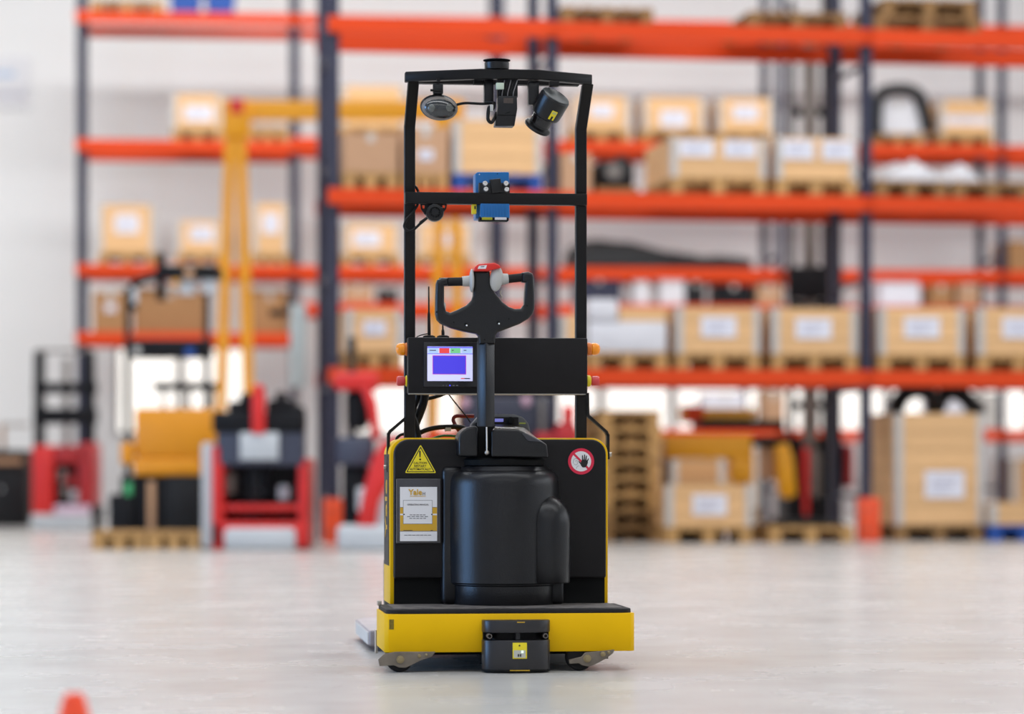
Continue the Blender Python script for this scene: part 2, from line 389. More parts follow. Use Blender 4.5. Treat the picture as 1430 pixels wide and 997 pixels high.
# tiller head
def hp(x, y): return T2(600+x/8.306, 360+y/8.306, ay)
outer = [(575,1000),(570,905),(545,880),(400,852),(250,812),(130,758),(88,715),(70,650),(72,450),(78,300),(92,255),(135,232),(215,228),(215,318),(172,322),(172,420),(172,540),(192,615),(240,634),(310,608),(430,548),(490,490),(508,440),(512,300),(514,190),(516,160),(560,140),(690,140),(702,165),(704,230),(706,300),(720,350),(770,415),(850,510),(920,565),(990,590),(1060,588),(1100,540),(1108,400),(1118,285),(1075,282),(1075,168),(1150,158),(1195,178),(1214,225),(1220,420),(1220,590),(1200,650),(1150,705),(1050,765),(920,815),(790,862),(768,905),(762,1000)]
head = add('tiller_head', plate([[hp(*p) for p in outer]], .044, .010, 'tiller_head', ay+.022), m_black, truck, 40)
def H3(x, y, dy=0): p = hp(x, y); return Vector((p[0], ay+dy, p[1]))
MB().cyl(H3(120,276,.022), H3(392,270,.022), .0128).build('grip', m_rubber, head)
MB().cyl(H3(905,240,.022), H3(1150,215,.022), .0128).build('grip', m_rubber, head)
k = MB().cyl(H3(385,268,.022), H3(470,264,.022), .0145, .0165); k.build('throttle_collar', m_greyp, head)
MB().cyl(H3(920,236,.022), H3(835,244,.022), .0150, .0180).build('throttle_collar', m_greyp, head)
MB().ball(H3(492,262,.01), (.0075,.024,.0355)).build('throttle_wheel', m_greyp, head)
MB().ball(H3(775,242,.006), (.0200,.014,.0385), M=Matrix.Rotation(R(6),4,'Y')).bevel(.0005,1,80).build('throttle_wheel', m_greyp, head)
cap_r = [hp(x,y) for x,y in ((512,158),(520,108),(560,76),(750,60),(800,84),(826,118),(700,150),(690,158))]
rc = MB().prism(cap_r, ay-.012, ay+.05).bevel(.004,3).build('red_top_button', m_red, head)
e0 = [hp(x,y) for x,y in ((552,132),(566,96),(660,88),(646,130))]
MB().prism(e0, ay-.0130, ay-.011).build('button_emblem', m_white, rc)
MB().prism([hp(x,y) for x,y in ((584,112),(592,102),(632,98),(626,110))], ay-.0134, ay-.012).build('emblem_print', m_greypr, rc)
MB().prism([hp(x,y) for x,y in ((147,625),(145,530),(160,506),(185,512),(194,545),(192,632))], ay+.012, ay+.034).bevel(.003,2).build('thumb_switch', m_greyp, head)
for (x,y,rr,m) in ((430,785,.0032,m_chrome),(805,765,.0032,m_chrome)):
    MB().cyl(H3(x-12,y-14,.001), H3(x-12,y-14,-.0006), .0046, seg=14).build('screw_recess', m_dark, head)
    MB().ball(H3(x,y,-.001), (rr,.003,rr), 12, 8).build('screw', m, head)
for (x,y) in ((280,748),(918,708),(1130,556),(80,628),(637,950)):
    MB().cyl(H3(x,y,.001), H3(x,y,-.0006), .0022, seg=10).build('screw_recess', m_dark, head)
MB().tube([H3(840,372,.03), H3(832,410,.03), H3(850,440,.03), H3(846,470,.03)], .0022, 6).build('key_chain', m_silver, head)

# mast frame
PY = .45
def post(pl, pr):
    x0, x1 = tx(pl, PY), tx(pr, PY); zb = hz1-.02; zk = T(700,180,PY).z; zt = 1.768
    g = MB(); g.prism([(PY,zb),(PY,zk),(PY-.15,zt),(PY-.15+.034,zt),(PY+.034,zk+.008),(PY+.034,zb)], x0, x1, 'x')
    return g.bevel(.002,1).build('mast_post', m_steelb, truck)
post(565, 580); post(804.5, 819.5)
FY = PY-.15
c0, c1 = tx(566, FY), tx(827, FY); zt = 1.797; bh = .0295
xm0, xm1 = tx(671, FY-.09), tx(752, FY-.09)
W = .03
pl_o = [(c0,FY+.035),(c0,FY),(xm0,FY-.09),(xm1,FY-.09),(c1,FY),(c1,FY+.035),(xm1-.006,FY-.09+W),(xm0+.006,FY-.09+W)]
MB().prism(pl_o, zt-bh, zt, 'z').bevel(.002,1).build('roof_bar', m_steelb, truck)
MB().box(c0+.034, c1-.034, FY+.036, FY+.066, zt-bh, zt).bevel(.002,1).build('roof_bar', m_steelb, truck)
cb = tb('cross_bar', 566, 820, 270.5, 284, PY-.032, PY, m_steelb, .002)
# puck scanner on top
p = Vector((tx(694.5, FY-.075), FY-.06, zt))
pk = MB().lathe(p, [(.030,0),(.036,.002),(.037,.006),(.0375,.022),(.034,.026),(0,.026)], 32).build('top_antenna', m_black, truck)
MB().lathe(p, [(.02,.026),(.041,.0285),(.041,.0305),(0,.0315)], 32).build('antenna_disc', m_dark, pk)
# oval lamp
lc = T(613, 150, FY-.03); M_l = Matrix.Rotation(R(6),4,'Y')
lamp = MB().ball(lc, (.0575,.034,.0395), 32, 16, M_l).build('work_lamp', m_black, truck)
MB().ball(lc+Vector((.0005,-.012,-.003)), (.0545,.026,.0360), 32, 14, M_l).build('lamp_rim', m_greymet, lamp)
MB().ball(lc+Vector((.001,-.0165,-.0045)), (.0505,.0245,.0320), 32, 14, M_l).build('lamp_lens', m_glass, lamp)
for dx in (-.0215, .0215):
    MB().ball(lc+Vector((dx+.001,-.0265,-.005)), (.0185,.0136,.0165), 20, 10).build('lamp_reflector', m_refl, lamp)
tb('lamp_bracket', 605, 619, 116, 131, FY-.045, FY-.02, m_black, .004, lamp)
q = T(612, 112, FY-.05); MB().cyl(q, q+Vector((0,-.008,0)), .0062, seg=12).build('bracket_bolt', m_steelb, lamp)
q = T(601, 126, FY-.045); MB().cyl(q, q+Vector((.03,0,.0)), .0035, seg=10).build('bracket_bolt', m_steelb, lamp)
MB().tube([lc+Vector((.05,.0,.008)), T(650,144,FY-.02), T(675,145,FY-.03), T(690,143,FY-.04)], .0042).build('lamp_cable', m_steelb, lamp)
# centre computer box with connector
by = FY-.10
tb('hanger_tube', 676.5, 689.5, 111, 142, by+.045, by+.075, m_black, .003)
bx0 = P2([(691.5,175.5),(696,146),(696,134),(722,134),(722.5,152),(718.5,176)], by)
cbx = MB().prism(bx0, by, by+.055).bevel(.0025,2).build('sensor_box', m_black, truck)
tb('box_window', 703.5, 716.5, 137, 144, by-.0008, by+.002, mat('box_window',(66,54,48),.3,var=.4,scale=300), 0, cbx)
MB().prism(P2([(704,159),(708,157),(714,155.5),(710,158)], by-.0006), by-.0006, by+.001).build('box_logo', m_dark, cbx)
tb('box_seam', 695, 721, 160.5, 161.5, by-.0005, by+.001, m_dark, 0, cbx)
tb('connector', 693, 704, 115.5, 124.5, by, by+.014, mat('connector_green',(196,210,190),.5), .002, cbx)
for k in range(6):
    px = 697+k*3.9; MB().tube([T(px,134,by+.01), T(px+.8,128,by+.008), T(px+2+k*.3,120,by+.012), T(px+3+k*.6,112,by+.02)], .0016, 6).build('connector_wire', mat('wire_grey',(120,116,116),.5) if k % 2 else m_steelb, cbx)
MB().box(tx(696,by), tx(724,by), by+.02, by+.05, T(700,134,by).z, zt-bh).build('box_hanger', m_steelb, cbx)
MB().tube([T(690,144,by+.03), T(688,152,by), T(683,150,by), T(681.5,166,by), T(686,171,by), T(690,166,by+.01), T(693,158,by+.03)], .0055).build('box_cable', m_steelb, cbx)
tb('cable_plug', 684.5, 689, 146, 155, by-.008, by, m_greyp, .001, cbx)
tb('bar_cable_clip', 662, 676, 112, 117, by+.04, by+.07, m_dark, .002)
# tilted laser scanner on the right
sy = FY-.09
ax = Vector((.42,-.42,.80)).normalized(); top = T(776.5,134,sy); bot = T(747.5,184,sy+.03)
ax = (top-bot).normalized(); ax = (ax + Vector((0,-.28,0))).normalized(); L = (top-bot).length/ax.dot((top-bot).normalized())
bot = top - ax*L*.93
scan = MB().lathe(bot, [(0,0),(.041,0),(.043,.006),(.041,.010),(.033,.014),(.031,.045),(.045,.052),(.047,.060),(.047,L*.93-.004),(.044,L*.93),(0,L*.93+.002)], 40, ax).build('tilted_scanner', m_black, truck)
MB().lathe(bot, [(.0315,.014),(.0325,.020),(.0325,.042),(.0315,.045)], 40, ax).build('scanner_window', mat('scanner_window',(20,16,18),.12), scan)
MB().lathe(bot, [(.0435,L*.93-.001),(.0435,L*.93+.0015),(.040,L*.93+.003),(0,L*.93+.0035)], 40, ax).build('scanner_top_sheen', mat('end_cap_sheen',(66,68,68),.45), scan)  # lighter disc: light reflected by the scanner's top, put into the colour
tb('scanner_mount', 738, 753, 113, 146, sy+.02, sy+.055, m_black, .004, scan)
tb('scanner_strap', 768, 781, 113, 120, sy, sy+.03, m_steelb, .002, scan)
n_ = Vector((.42,-1,0)); n_ = (n_ - ax*n_.dot(ax)).normalized(); t_ = n_.cross(ax)
mm = Matrix.Translation(bot+ax*.074+n_*.0472) @ Matrix((tuple(-t_)+(0,), tuple(-n_)+(0,), tuple(ax)+(0,), (0,0,0,1))).transposed()
MB().box(-.009,.009,-.001,.003,-.014,.016,mm).build('warning_sticker', m_sickyel, scan)
MB().box(-.003,.003,-.0016,.003,-.0141,-.002,mm).build('sticker_print', m_blackpr, scan)
MB().box(-.007,.007,-.0014,.003,.006,.013,mm).build('sticker_print', mat('sticker_pale',(190,190,120),.5), scan)
# blue sensor on cross bar
vy = PY+.005
vs = MB().prism(P2([(664.5,305.5),(664,242),(667,240),(711,240),(712,305)], vy), vy, vy+.075).bevel(.003,2).build('blue_sensor', m_sickblu, truck)
vb = PY-.036
tb('sensor_front', 671, 711.5, 284.5, 303.5, vb, vb+.05, m_sickblu, .002, vs)
for k in range(9):
    tb('cooling_rib', 674+k*4.0, 675.5+k*4.0, 286, 301.5, vb-.0015, vb+.002, m_sickblu, 0, vs)
tb('sensor_base', 670, 710.5, 302.5, 308, vb+.002, vb+.05, m_dark, .001, vs)
tb('sensor_sticker', 673, 687.5, 303, 306.8, vb+.0005, vb+.004, mat('sticker_olive',(176,172,30),.5), 0, vs)
tb('sensor_sticker', 691, 707.5, 303, 306.8, vb+.0005, vb+.004, m_white, 0, vs)
tb('connector_plug', 659, 665.5, 284, 298.5, vb+.01, vb+.035, m_sickyel, .002, vs)
tb('plug_print', 662.5, 664.5, 287.5, 292, vb+.0085, vb+.012, m_blackpr, 0, vs)
tb('clamp_plate', 669, 712, 255.5, 271, vb+.008, vb+.034, m_black, .002, vs)
MB().prism(P2([(684,250.5),(699,249),(702,268.5),(687,270)], vb-.002), vb-.002, vb+.03).bevel(.002,2).build('clamp_block', m_black, vs)
for (px,py) in ((677.5,256.5),(678.5,264.5),(706.3,256.5),(707.3,265)):
    q = T(px,py,vb+.004); MB().lathe(q, [(.0078,-.006),(.0078,.006),(.0066,.0078),(.003,.0078),(.003,.004),(0,.004)], 20, (0,-1,.12)).build('bolt', m_chrome, vs)
for (px,py,m) in ((669.5,243.5,m_white),(694.5,242.8,m_dark)):
    q = T(px,py,vy); MB().cyl(q+Vector((0,.002,0)), q-Vector((0,.001,0)), .0016, seg=10).build('rivet', m, vs)
# horn / camera under the cross bar
hc = T(607.3, 296.5, PY-.03)
horn = MB().lathe(hc+Vector((0,.012,0)), [(.018,-.014),(.0275,-.012),(.0285,.004),(.026,.012),(.017,.014),(.0155,.008),(.011,.008),(.0105,.012),(0,.013)], 32, (0,-1,0)).build('signal_buzzer', m_black, truck)
lug = plate([[T2(x,y,PY-.02) for x,y in ((587,284),(624.5,284),(623.5,291),(618,299),(612,305),(600,305),(593,299),(588,292))],
             [T2(x,y,PY-.02) for x,y in ((589.5,286.5),(593,286.5),(593,291),(590.5,291))], [T2(x,y,PY-.02) for x,y in ((618,286.5),(622,286.5),(621,290.5),(618.5,290))]], .008, .001, 'bracket', PY-.014)
add('buzzer_bracket', lug, m_steelb, horn)
for k in range(10):
    t = 2*math.pi*k/10; MB().ball(hc+Vector((.0132*math.cos(t),-.001,.0132*math.sin(t))), (.0022,.001,.0022), 8, 6).build('sound_hole', m_dark, horn)
MB().cyl(T(596,304.5,PY-.025), T(587,311.5,PY-.03), .0042, .0055, 14).build('cable_gland', m_steelb, horn)
MB().tube([T(589,310,PY-.03), T(577,321,PY-.03), T(569,322,PY-.025), T(564.5,316,PY-.02), T(568,306,PY-.02), T(576,297,PY-.018), T(584,284,PY-.01), T(585,273,PY+.015), T(582,263,PY+.02), T(577,259,PY+.03)], .0042).build('buzzer_cable', m_steelb, horn)

# control box
KY = .385
kz0, kz1 = T(700,549.5,KY).z, T(700,471.5,KY).z
kb = MB().box(tx(570,KY), tx(820.5,KY), KY, PY+.05, kz0, kz1).bevel(.004,2).build('control_box', m_blackp, truck)
MB().box(tx(572,KY), tx(818,KY), KY+.004, PY+.045, kz0-.0022, kz0+.001).build('bottom_edge_highlight', m_greyp, kb)  # pale strip paints the highlight on the box's lower edge
def spos(px, py, d=0): return T(px, py, KY-d)
scr = tb('display', 591.5, 667, 478, 540.5, KY-.010, KY+.002, mat('display_bezel',(22,20,26),.3), .003, kb)
SY = KY-.0106
def sq(name, l, r_, t, b, m, dy=0): return tb(name, l, r_, t, b, SY-dy, SY+.0012, m, 0, kb)
def em(n, c, s=1.0): return mat(n, c, .4, var=0, emit=s)
sq('screen', 596.8, 660, 484, 532, em('screen_white', (214,214,250), .75))
sq('screen_header', 596.8, 660, 484.3, 486.0, em('screen_header', (120,120,245), .7), .0003)
for (l, r_, c, n) in ((598,612,(176,204,240),'screen_pale_blue'),(613.5,627.5,(235,72,72),'screen_red'),(629,643,(120,206,140),'screen_green'),(645,659,(176,204,240),'screen_pale_blue')):
    sq('screen_button', l, r_, 486.2, 493.2, em(n, c, .75), .0003)
sq('screen_button_bar', 597, 660, 493.6, 494.3, em('screen_header', (120,120,245), .7), .0003)
sq('screen_frame', 604, 651, 496.3, 522.8, em('screen_magenta', (196,66,180), .7), .0003)
sq('screen_map', 604.8, 650.2, 497.2, 522.0, em('screen_blue', (76,64,222), .75), .0006)
sq('screen_bar', 643.5, 648.5, 527.9, 529.2, em('screen_red', (235,72,72), .75), .0003)
sq('screen_bar', 648.5, 656.5, 527.9, 529.2, m_blackpr, .0003)
for (px, w_, m) in ((619,.8,m_greypr),(623.5,.8,m_greypr),(628.3,1.6,em('led_blue',(60,60,255),3)),(633.5,2.6,m_greypr),(638.3,2.6,m_greypr)):
    sq('display_led', px-w_/2, px+w_/2, 537.6, 539, m)
# small lettering on the buttons
for (l, r_) in ((600,609),(631,633.5),(647.5,651.5)): sq('screen_print', l, r_, 488.6, 489.8, m_greypr, .0006)
# beacons and stop buttons on both ends
for sgn, xe in ((-1, tx(569.5,KY+.06)), (1, tx(821,KY+.06))):
    for (py, kind) in ((487.5,'b'),(532,'s')):
        zc = T(560,py,KY+.05).z if sgn < 0 else T(830,py,KY+.05).z
        yc = KY+.055; c = Vector((xe,yc,zc)); d = (sgn,0,0)
        if kind == 'b':
            be = MB().lathe(c, [(.0175,-.004),(.0175,.010),(.0195,.012),(.0195,.020),(.0185,.027),(.015,.033),(.008,.0368),(0,.0375)], 28, d).build('amber_beacon', m_amber, truck)
            MB().lathe(c, [(.0205,-.004),(.0205,.006),(.0185,.009)], 28, d).build('beacon_base', mat('amber_base',(215,110,10),.4), be)
        else:
            es = MB().lathe(c, [(.0125,-.002),(.0125,.010),(.0148,.012),(.0150,.018),(.0155,.030),(.013,.034),(0,.0345)], 28, d).build('stop_button', m_redsoft, truck)
            MB().lathe(c, [(.0175,-.004),(.0180,.002),(.0170,.006),(.012,.009)], 28, d).build('button_collar', m_sickyel, es)
x_ = tx(569,KY+.06); yl_d = MB().lathe((x_,KY+.05,T(568,532,KY+.05).z), [(.036,-.003),(.036,.0015),(0,.002)], 32, (-1,0,0)).build('stop_button_plate', m_sickyel, kb)
# antennas
for (px, pt, pb, yl) in ((599,400,470,PY+.02),(618.5,450,470,PY+.03)):
    a = T(px+.3,pb,yl); b = T(px-.3,pt,yl)
    an = MB().lathe(a, [(.0045,0),(.0052,.01),(.0045,(b-a).length*.45),(.0028,(b-a).length*.5),(.0022,(b-a).length)], 12, b-a).build('antenna', m_steelb, truck)
    MB().lathe(a, [(.019,-.004),(.019,.001),(.012,.004)], 20).build('antenna_base', m_dark, an)
MB().tube([T(597,466,PY+.02), T(588,468,PY+.01), T(582,470.5,PY)], .0018, 6).build('antenna_cable', m_steelb, truck)
# braces from posts to hood sides
def brace(p, sgn):
    g = MB(); w = .011
    for a, b in zip(p, p[1:]):
        d = (b-a).normalized(); n = Vector((-d.z,0,d.x))*.0045
        vs = [Vector((q.x+s1*n.x, q.y+s2*.013, q.z+s1*n.z)) for q in (a-d*.003,b+d*.003) for s1,s2 in ((1,-1),(-1,-1),(-1,1),(1,1))]
        bv = [g.bm.verts.new(v) for v in vs]
        for f in ((0,1,2,3),(7,6,5,4),(0,4,5,1),(1,5,6,2),(2,6,7,3),(3,7,4,0)): g.bm.faces.new([bv[i] for i in f])
    o = g.build('mast_brace', m_steelb, truck)
    q = p[-1]; MB().cyl(q+Vector((sgn*.004,0,.012)), q+Vector((sgn*.012,0,.012)), .007, seg=6).build('brace_bolt', m_silver, o)
brace([T(820,550,PY+.01), T(820.5,580,PY+.01), T(846,603,PY), T(848.5,608,PY), T(848.5,640,PY)], 1)
brace([T(565,585,PY+.01), T(545,602,PY), T(542.5,606,PY), T(541.5,658,PY)], -1)
# cables between box and hood
cab = [([(574,545),(572,562),(575,578),(580,592),(584,612)], .011, m_steelb), ([(594,545),(592,560),(586,578),(579,596),(577,612)], .013, m_steelb),
       ([(586,545),(583,556),(578,570),(576,590)], .010, m_steelb), ([(622,549),(612,553),(600,556),(590,558)], .006, m_steelb),
       ([(626,550),(640,568),(650,580),(657,590)], .0022, m_steelb), ([(572,615),(583,606),(600,599),(622,596),(645,597),(655,603)], .0075, m_steelb),
       ([(654,612),(640,600),(634,590),(633,585),(637,581),(650,581),(662,581)], .006, m_wirered), ([(600,614),(615,609),(630,608.5),(648,611)], .004, m_wiregrn),
       ([(555,618),(554,612),(560,607),(566,606)], .0045, m_steelb)]
for k, (pts, r_, m) in enumerate(cab):
    yl = PY+.06+.018*(k % 4)
    MB().tube([T(x,y,yl) for x,y in pts], r_, 10).build('power_cable', m, truck)
tb('cable_tag', 622, 630, 597, 602, PY+.07, PY+.1, m_greyp, .001)

# warning triangle
tz = .2995
def tri(c, s, y, m, name, par, rr=.006):
    pts = [(c[0], c[1]+s*.60), (c[0]-s*.53, c[1]-s*.36), (c[0]+s*.53, c[1]-s*.36)]
    out = []
    for i in range(3):
        p0, p1, p2 = Vector(pts[i-1]), Vector(pts[i]), Vector(pts[(i+1) % 3])
        a = p1+(p0-p1).normalized()*rr; b = p1+(p2-p1).normalized()*rr
        out += [tuple(a.lerp(p1,.5).lerp(p1.lerp(b,.5),t)*1 if 0 else (1-t)**2*a+2*t*(1-t)*p1+t*t*b) for t in (0,.33,.66,1)]
    return MB().prism(out, y, tz+.001).build(name, m, par, 0)
tc = T2(587.3, 645.5, tz); sgn_t = tri(tc, .0905, tz-.0005, m_sickyel, 'warning_triangle', truck)
tri((tc[0],tc[1]-.0005), .0815, tz-.0008, m_blackpr, 'triangle_border', sgn_t, .003); tri((tc[0],tc[1]-.0012), .0730, tz-.0011, m_sickyel, 'triangle_field', sgn_t, .002)
ly = tz-.0014
def TL(px, py): q = T(px, py, ly); return q
MB().prism([T2(585.2,629.5,ly),T2(587.6,629.5,ly),T2(587.2,638.5,ly),T2(585.9,638.5,ly)], ly, ly+.0006).build('exclamation_mark', m_blackpr, sgn_t)
q = TL(586.7,641.5); MB().cyl(q, q+Vector((0,.0006,0)), .0029, seg=14).build('exclamation_mark', m_blackpr, sgn_t)
for s, py in (('CAUTION',648),('RESTART',652.3),('AUTOMATICALLY',656.6)):
    text('lettering', s, .0098, TL(586.8 if s != 'AUTOMATICALLY' else 587.0, py), m_blackpr, sgn_t, sx=.93 if s != 'AUTOMATICALLY' else .80, bold=.0001)
# prohibition sign with a raised hand
pc_ = T(811.5, 644.2, tz); sg = MB().cyl(pc_+Vector((0,.001,0)), pc_+Vector((0,-.0005,0)), .0400, seg=48).build('prohibition_sign', m_signred, truck)
MB().cyl(pc_, pc_+Vector((0,-.0008,0)), .0308, seg=48).build('sign_field', m_white, sg)
Mb = Matrix.Translation(pc_) @ Matrix.Rotation(R(45),4,'Y')
MB().box(-.032,.032,-.0011,0,-.0032,.0032,Mb).build('diagonal_bar', m_signred, sg)
def sp(x, y): return T2(760+x/9.97, 590+y/9.97, tz)
hand = MB(); hy = tz-.0014
def quad(a, b, w0, w1):
    a, b = Vector(sp(*a)), Vector(sp(*b)); d = (b-a).normalized(); n = Vector((-d.y,d.x))
    s_ = [a+n*w0, a-n*w0, b-n*w1, b-n*w1*.4+d*w1*.9, b+n*w1*.4+d*w1*.9, b+n*w1]
    hand.prism([tuple(v) for v in s_], hy, hy+.0006)
hand.prism([sp(*p) for p in ((525,515),(600,525),(608,560),(590,605),(570,625),(535,625),(512,600),(505,570))], hy, hy+.0006)
for a, b in (((533,530),(532,460)),((556,525),(562,450)),((577,525),(588,465)),((595,545),(614,505)),((520,585),(484,545))): quad(a, b, .0020, .0014)
hand.build('hand_symbol', m_blackpr, sg, 0)
for pts in (((400,570),(410,520),(440,500),(465,510)), ((415,575),(440,590),(465,570),(455,550)), ((445,640),(460,610),(485,605)), ((430,540),(450,530),(470,545))):
    MB().tube([Vector((sp(*p)[0], tz-.0010, sp(*p)[1])) for p in pts], .0005, 5).build('face_outline', m_greypr, sg)
# manual holder with booklet
hb = tb('manual_holder', 553.5, 615.5, 668, 759, .288, .302, mat('clear_holder',(52,50,54),.2,spec=.7), .003)
my = .2872
def mq(name, l, r_, t, b, m, d=0): return tb(name, 540+l/5.54, 540+r_/5.54, 600+t/5.54, 600+b/5.54, my-d, .2885, m, 0, hb)
mq('booklet', 103, 390, 443, 862, m_white)
mq('gold_band', 104, 389, 600, 785, m_goldpr, .0003)
mq('white_line', 104, 389, 650, 662, m_white, .0005)
mq('title_frame', 127, 354, 545, 730, m_greypr, .0006); mq('title_box', 130, 351, 548, 727, m_white, .0008)
mq('title_mark', 128, 140, 651, 660, m_blackpr, .0010); mq('title_mark', 344, 355, 651, 660, m_blackpr, .0010)
mq('edge_line', 104, 389, 598, 602, m_greypr, .0007); mq('edge_line', 104, 389, 783, 787, m_greypr, .0007)
def ml(px, py): return T(540+px/5.54, 600+py/5.54, my-.0013)
text('lettering', 'Yale', .0235, ml(222,503), m_goldpr, hb, sx=1.0, bold=.0006)
mq('logo_mark', 279, 283, 482, 508, m_greypr, .0006); mq('logo_mark', 294, 298, 482, 508, m_greypr, .0006); mq('logo_mark', 279, 298, 492, 496, m_greypr, .0006)
mq('print_line', 180, 303, 513, 517, m_goldpr, .0006)
text('lettering', 'OPERATING MANUAL', .0067, ml(242,585), m_greypr, hb, bold=.0001)
for (l, r_, t) in ((178,306,656),(158,326,669),(176,310,683)):          # lines too small to read
    n_ = 5
    for k in range(n_): mq('print_line', l+(r_-l)*k/n_, l+(r_-l)*(k+.8)/n_, t, t+6, m_greypr, .0010)
mq('print_line', 130, 200, 777, 781, m_blackpr, .0006); mq('print_line', 340, 358, 777, 781, m_blackpr, .0006)
for k in range(7): mq('print_line', 136+30.5*k, 136+30.5*k+25, 813, 818, m_greypr, .0006)

# underside
cz = T(556,922,.0).z
MB().box(-.30,.30,.10,.95,.045,.17).build('chassis', m_dark, truck)
drv = MB().lathe((tx(690,.30)-.045,.33,.098), [(.085,0),(.096,.006),(.098,.012),(.098,.068),(.096,.074),(.085,.08)], 36, (1,0,.0)).build('drive_wheel', m_rubber, truck)
for (px, arm, bolts) in ((557.5, [(528,921),(536,913),(552,910),(608,910),(603,917),(588,922),(576,928),(566,932.5),(557,932),(550,929),(530,930)], ((559,921,.0115),(585.5,916,.0058),(595,914.5,.004))),
                  (808.5, [(794,921),(812,917),(817,911),(858,907),(856,912),(845,920),(832,927),(822,931),(813,929),(808,926),(795,927)], ((820,919.5,.0115),(842,913.5,.0075),(850,911,.005)))):
    c = T(px, 921, .03)
    c = Vector((c.x, .03, .0405))
    wh = MB().lathe(c, [(.012,-.022),(.034,-.022),(.0395,-.018),(.0405,-.012),(.0405,.012),(.0395,.018),(.034,.022),(.012,.022)], 32, (0,1,0)).build('caster_wheel', m_rubber, truck)
    ar = MB().prism([T2(x,y,.002) for x,y in arm], -.002, .006).bevel(.001,1).build('caster_arm', mat('caster_steel',(124,114,102),.42,.5,var=.2,scale=20), truck)
    for (bx_, by_, br) in bolts:
        q = T(bx_, by_, -.002); MB().lathe(q, [(br,0),(br,.004),(br*.6,.005),(br*.6,.012),(0,.013)], 16, (0,-1,0)).build('arm_bolt', mat('zinc_bolt',(150,134,100),.4,.6), ar)
for s in (-1, 1):
    q0 = T(545 if s < 0 else 842, 911, .012)
    MB().box(q0.x-.016, q0.x+.016, .012, .05, .035, .09).build('caster_bracket', m_greymet, truck)
# forks
for s in (-1, 1):
    xo, xi = s*.352, s*.19
    pts = [(xo,.98),(xi,.98),(xi,1.70),(xi+s*.03,1.80),(xi+s*.06,1.835),(xo-s*.06,1.835),(xo-s*.03,1.80),(xo,1.70)]
    fk = MB().prism(pts, .018, .070, 'z').bevel(.008,3).build('fork', m_fork, truck)
    MB().box(min(xo,xo+s*.003), max(xo,xo+s*.003), 1.0, 1.66, .022, .062).build('fork_side_strip', m_forkside, fk)
    MB().cyl((xo-s*.10,1.55,.035), (xo-s*.06,1.55,.035), .035, seg=20).build('load_roller', m_rubber, fk)
MB().box(-.30,.30,.96,1.05,.02,.30).bevel(.006,2).build('fork_carriage', m_steelb, truck)
bp = T(522,900,.34); MB().box(-.372,-.366,.345,.40,.035,.105).build('side_bracket', m_silver, truck)
tb('corner_bracket', 527.5, 533, 839, 846, .32, .36, m_silver, .002)
# bottom safety scanner
m_scan = mat('scanner_shell', (38,36,38), .34, var=.1, scale=20)
sx0, sx1 = tx(673.5,-.02), tx(767.5,-.02); sxc = (sx0+sx1)/2; shw = (sx1-sx0)/2
def dshape(inset, y1=.0):
    w = shw-inset; out = [(sxc+w,y1)]
    for k in range(25):
        t = math.pi*k/24; out.append((sxc+w*math.cos(t), -.022-(.052-inset)*math.sin(t)**.8))
    return out+[(sxc-w,y1)]
ss = MB().prism(dshape(0), .008, .096, 'z').bevel(.0025,2,50).build('safety_scanner', m_scan, truck)
MB().prism(dshape(.026), .094, .122, 'z').build('scanner_slot', mat('scanner_slot',(8,7,8),.3,spec=.1), ss)
MB().prism(dshape(0), .118, .1535, 'z').bevel(.0025,2,50).build('scanner_cap', m_scan, ss)
MB().prism(dshape(-.001), .004, .010, 'z').build('scanner_foot', m_dark, ss)
for s in (-1,1):
    q = Vector((sxc+s*(shw-.017), -.060, .108)); MB().lathe(q, [(.0055,-.03),(.0072,-.03),(.0072,.004),(.0050,.004),(.0050,-.02),(0,-.02)], 20, (0,-1,0)).build('slot_bolt', m_greymet, ss)
MB().box(sxc-shw+.003, sxc+shw-.003, -.022, -.001, .094, .122).build('slot_back', m_dark, ss)
MB().box(sxc-.006, sxc+.006, -.070, -.02, .098, .119).build('slot_post', m_black, ss)
ny = -.0758
lb_ = MB().box(sxc+.0015, sxc+.0245, ny, -.07, .0485, .0945); 
lbl = tb('status_label', 716, 736, 897.5, 920, ny, -.066, m_sickyel, .001, ss)
tb('status_display', 717.5, 734, 908, 918.5, ny-.0006, ny+.002, mat('status_grey',(190,190,180),.4), 0, ss)
tb('status_led', 728, 731, 908.5, 912, ny-.001, ny+.002, mat('status_led',(225,255,225),.4,emit=1.2), 0, ss)
tb('status_digit', 723, 725, 913.3, 917, ny-.001, ny+.002, m_blackpr, 0, ss); tb('status_digit', 726, 728, 913.3, 917, ny-.001, ny+.002, m_blackpr, 0, ss)
q = T(725.5,901.5,ny); MB().cyl(q+Vector((0,.001,0)), q-Vector((0,.001,0)), .0024, seg=12).build('label_hole', m_blackpr, ss)
for (l,r_,t,b_) in ((712,740,935.6,937),(722,733,868.3,869.6)):
    tb('chip_mark', l, r_, t, b_, -.0752, -.070, mat('chip_paint',(214,170,40) if t > 900 else (190,160,130),.6,var=.3,scale=200), 0, ss)

